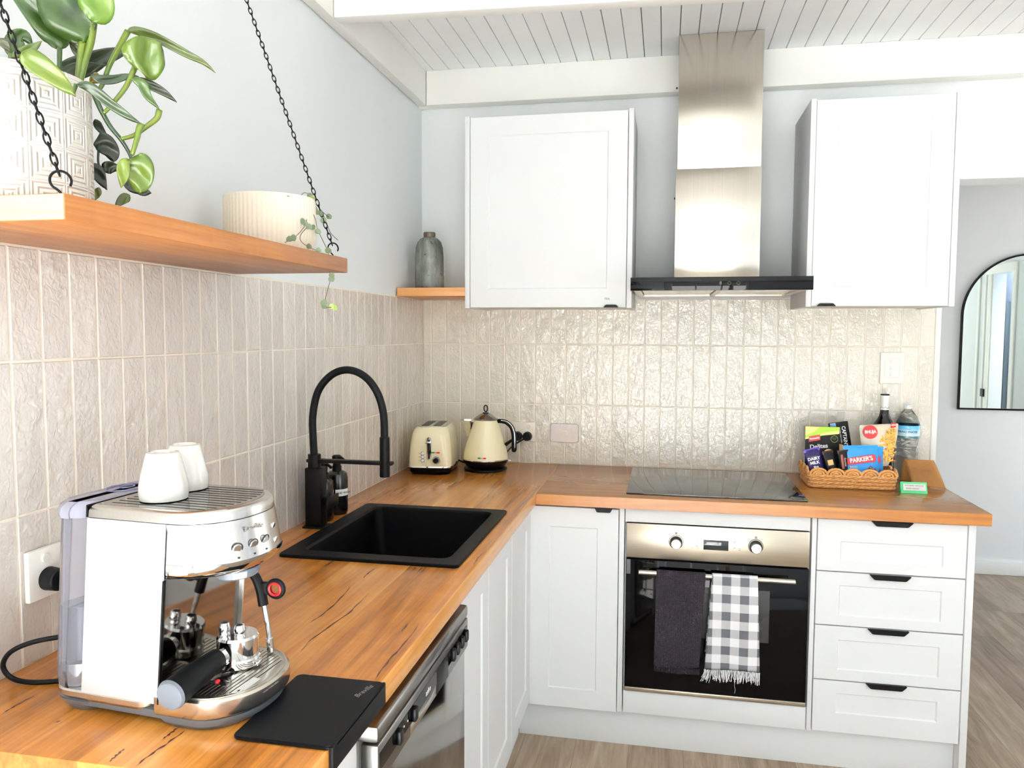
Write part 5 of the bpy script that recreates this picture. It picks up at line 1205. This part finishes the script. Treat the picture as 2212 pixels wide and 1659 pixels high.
def label_mat():
    t = NT('water_label'); o = t.obj(); sep = t.n('ShaderNodeSeparateXYZ'); t.l(o, sep.inputs[0])
    f = t.math('DIVIDE', t.math('SUBTRACT', sep.outputs[2], .165), .051)
    c = t.ramp(f, [(0, S(52, 128, 168)), (.06, S(52, 128, 168)), (.08, S(64, 84, 72)), (.17, S(92, 112, 84)), (.2, S(198, 226, 240)), (.55, S(178, 216, 240)), (.8, S(84, 176, 222)), (1, S(90, 190, 230))])
    t.l(c, t.b.inputs['Base Color']); t.b.inputs['Roughness'].default_value = .3; return t.m
MAT['wlabel'] = label_mat()
lb = part('label', MB().lathe([(.0431, .166), (.0438, .167), (.0441, .204), (.0443, .2145)], 48, cap0=False, cap1=False), 'wlabel', wt_, world=False)
# curved lettering on the label
def curved(body, size, z, mat_, cxr=.0449, a0=-PI / 2 - .26, par=None, bold=.0002):
    c = bpy.data.curves.new('l', 'FONT'); c.body = body; c.size = size; c.offset = bold; c.align_x = 'CENTER'; c.align_y = 'CENTER'; c.resolution_u = 3; c.extrude = .0001
    t = bpy.data.objects.new('l', c); COL.objects.link(t); me = bpy.data.meshes.new_from_object(t); bpy.data.objects.remove(t); bpy.data.curves.remove(c)
    for v in me.vertices: a = a0 + v.co.x / cxr; rr_ = cxr + v.co.z; zz = z + v.co.y; v.co = (rr_ * math.cos(a), rr_ * math.sin(a), zz)
    me.name = 'lettering'; return link('lettering', me, mat_, par)
MAT['navyink'] = M('navy_print', S(24, 52, 92), .5)
curved('SPRING WATER', .0112, .1905, 'navyink', par=lb); curved('AUSTRALIAN', .0035, .202, 'navyink', par=lb, bold=0)
# ================================================================== CARDS
MAT['kraft'] = M('kraft_card', S(158, 112, 62), .8, var=.05, vscale=60); MAT['mint'] = M('mint_card', S(80, 198, 132), .6)
kc = thing('tent_card', 'large folded kraft card standing beside the basket, handwritten front', 'card', (2.01, -.155, ZC))
A, B, C_, D_ = Vector((1.974, -.172, ZC + .001)), Vector((2.072, -.238, ZC + .001)), Vector((1.950, -.104, ZC + .001)), Vector((2.040, -.166, ZC + .001))
R0, R1 = Vector((1.957, -.118, ZC + .089)), Vector((2.044, -.182, ZC + .098))
def sheet(p, q, r, s_, sag):
    def fn(u, v):
        a = p.lerp(q, u); b = r.lerp(s_, u); c = a.lerp(b, v); n = (q - p).cross(r - p).normalized(); return tuple(c + n * sag * math.sin(PI * v))
    return MB().grid(fn, 8, 12)
o = part('front_leaf', sheet(A, B, R0, R1, -.007), 'kraft', kc, recalc=False, sharp=0); md = o.modifiers.new('t', 'SOLIDIFY'); md.thickness = .0008; md.offset = 0
o = part('rear_leaf', sheet(C_, D_, R0, R1, .0), 'kraft', kc, recalc=False, sharp=0); md = o.modifiers.new('t', 'SOLIDIFY'); md.thickness = .0008; md.offset = 0
nx = (B - A).normalized(); up_ = (R0 - A).normalized(); nn = nx.cross(up_).normalized()
text('The Cupcake', .0125, M('brown_pen', S(128, 84, 44), .8), kc, frame((A + B + R0 + R1) / 4 + nn * .0085 + up_ * .012, nx, n=nn), name='handwriting', shear=.35)
gc = thing('tent_card', 'small mint green folded card with printed Wi-Fi details', 'card', (1.935, -.333, ZC))
x0, x1 = 1.8905, 1.978; m = MB()
m.prism([(-.340, ZC + .0005), (-.3385, ZC + .0005), (-.3235, ZC + .0385), (-.3085, ZC + .0005), (-.310, ZC + .0005), (-.3235, ZC + .0370 - .001)], x0, x1, 'YZ')
c_ = part('card', MB().prism([(-.340, ZC + .0005), (-.3390, ZC + .0005), (-.3235, ZC + .0385), (-.3245, ZC + .0385)], x0, x1, 'YZ').prism([(-.3090, ZC + .0005), (-.3080, ZC + .0005), (-.3235, ZC + .0385), (-.3245, ZC + .0385)], x0, x1, 'YZ'), 'mint', gc)
nrm = Vector((0, -.0385, .0155)).normalized(); upv = Vector((0, .0155, .038)).normalized()
fr = frame((1.936, -.3325, ZC + .0205), (1, 0, 0), n=nrm)
lb = part('white_label', MB().box(-.037, .037, -.0115, .0125, .0006, .0011, mat=fr), 'white', c_)
text('WI-FI NAME: WIFI-GUEST', .0058, 'greyink', lb, fr @ Matrix.Translation((0, .006, .0014))); text('PASSW: alldaylatte', .0058, 'greyink', lb, fr @ Matrix.Translation((-.006, -.004, .0014)))
# ================================================================== OUTSIDE + LIGHT
single('bounce_rug', MB().box(.25, 3.6, -4.85, -3.1, .0005, .010, .003), M('pale_bounce', S(236, 236, 234), .95, bump=.5, bscale=300), 'large unseen pale floor sheet added inside the rear glass doors to bounce sunlight', 'bounce_rug', (1.9, -4.0, 0))  # added out of view: pale sheet bouncing sun up to the ceiling and walls
# spiky palm outside the rear window (mirrored in the hood visor)
pm = thing('palm_plant', 'spiky green palm outside the rear glass doors', 'plant', (1.95, YB - .9, 0))
MAT['palm'] = M('palm_leaf', S(96, 150, 44), .45, var=.3, vscale=12)
part('trunk', MB().lathe([(.09, 0), (.07, .5), (.06, 1.3), (.05, 1.75)], 12, (1.95, YB - .9, 0)), M('palm_bark', S(110, 88, 66), .9), pm)
rnd = random.Random(9); m = MB()
for i in range(70):
    a = rnd.uniform(0, 2 * PI); e = rnd.uniform(-.2, 1.2); L = rnd.uniform(.5, .8); c = Vector((1.95, YB - .9, 1.72)); d = Vector((math.cos(a) * math.cos(e), math.sin(a) * math.cos(e), math.sin(e))); s_ = d.cross(Vector((0, 0, 1))).normalized()
    def fn(u, v): p = c + d * L * u + Vector((0, 0, -.35 * L * u * u)); return tuple(p + s_ * (v - .5) * .05 * (1 - u ** 2 + .02))
    m.grid(fn, 6, 1)
part('fronds', m, 'palm', pm, recalc=False)
struct('ground', MB().box(-12, 18, -22, YB - .12, -.12, -.02), M('pale_paving', S(205, 200, 190), .8)); bpy.data.objects['ground']['kind'] = 'structure'
w = bpy.data.worlds.new('sky'); SC.world = w; w.use_nodes = True; nt = w.node_tree
tc = nt.nodes.new('ShaderNodeTexCoord'); sx = nt.nodes.new('ShaderNodeSeparateXYZ'); nt.links.new(tc.outputs['Generated'], sx.inputs[0])
rp = nt.nodes.new('ShaderNodeValToRGB'); nt.links.new(sx.outputs[2], rp.inputs[0]); e = rp.color_ramp.elements
e[0].position = 0; e[0].color = (1, .98, .95, 1); e[1].position = .6; e[1].color = (.6, .82, 1, 1); k = e.new(.12); k.color = (.93, .97, 1, 1)
nt.links.new(rp.outputs[0], nt.nodes['Background'].inputs[0]); nt.nodes['Background'].inputs[1].default_value = 3.9
def portal(name, loc, rot, sx_, sy_):
    l = bpy.data.lights.new(name, 'AREA'); l.shape = 'RECTANGLE'; l.size = sx_; l.size_y = sy_; l.cycles.is_portal = True
    o = bpy.data.objects.new(name, l); COL.objects.link(o); o.location = loc; o.rotation_euler = rot
portal('rear_door_portal', (1.225, YB - .12, 1.06), (PI / 2, 0, 0), 2.15, 2.12)
portal('side_window_portal', (XR + .12, -3.8, 1.27), (PI / 2, 0, PI / 2), 1.6, 1.85)
portal('passage_window_portal', (XR + .12, 1.07, 1.27), (PI / 2, 0, PI / 2), 1.25, 2.3)
sun = bpy.data.lights.new('sun', 'SUN'); sun.energy = 150.0; sun.angle = math.radians(1.5); sun.color = (.94, .95, 1); so_ = bpy.data.objects.new('sun', sun); COL.objects.link(so_); so_.rotation_euler = (math.radians(40), 0, math.radians(12))

vs_ = SC.view_settings; SC.display_settings.display_device = 'sRGB'; vs_.view_transform = 'Standard'; vs_.look = 'None'; vs_.exposure = -0.33; vs_.gamma = 1; vs_.use_curve_mapping = False
SC.cycles.use_denoising = True; SC.cycles.denoiser = 'OPENIMAGEDENOISE'; SC.cycles.max_bounces = 12; SC.cycles.diffuse_bounces = 9; SC.cycles.glossy_bounces = 5; SC.cycles.transmission_bounces = 8
SC.cycles.sample_clamp_indirect = 8; SC.cycles.caustics_reflective = False; SC.cycles.caustics_refractive = False
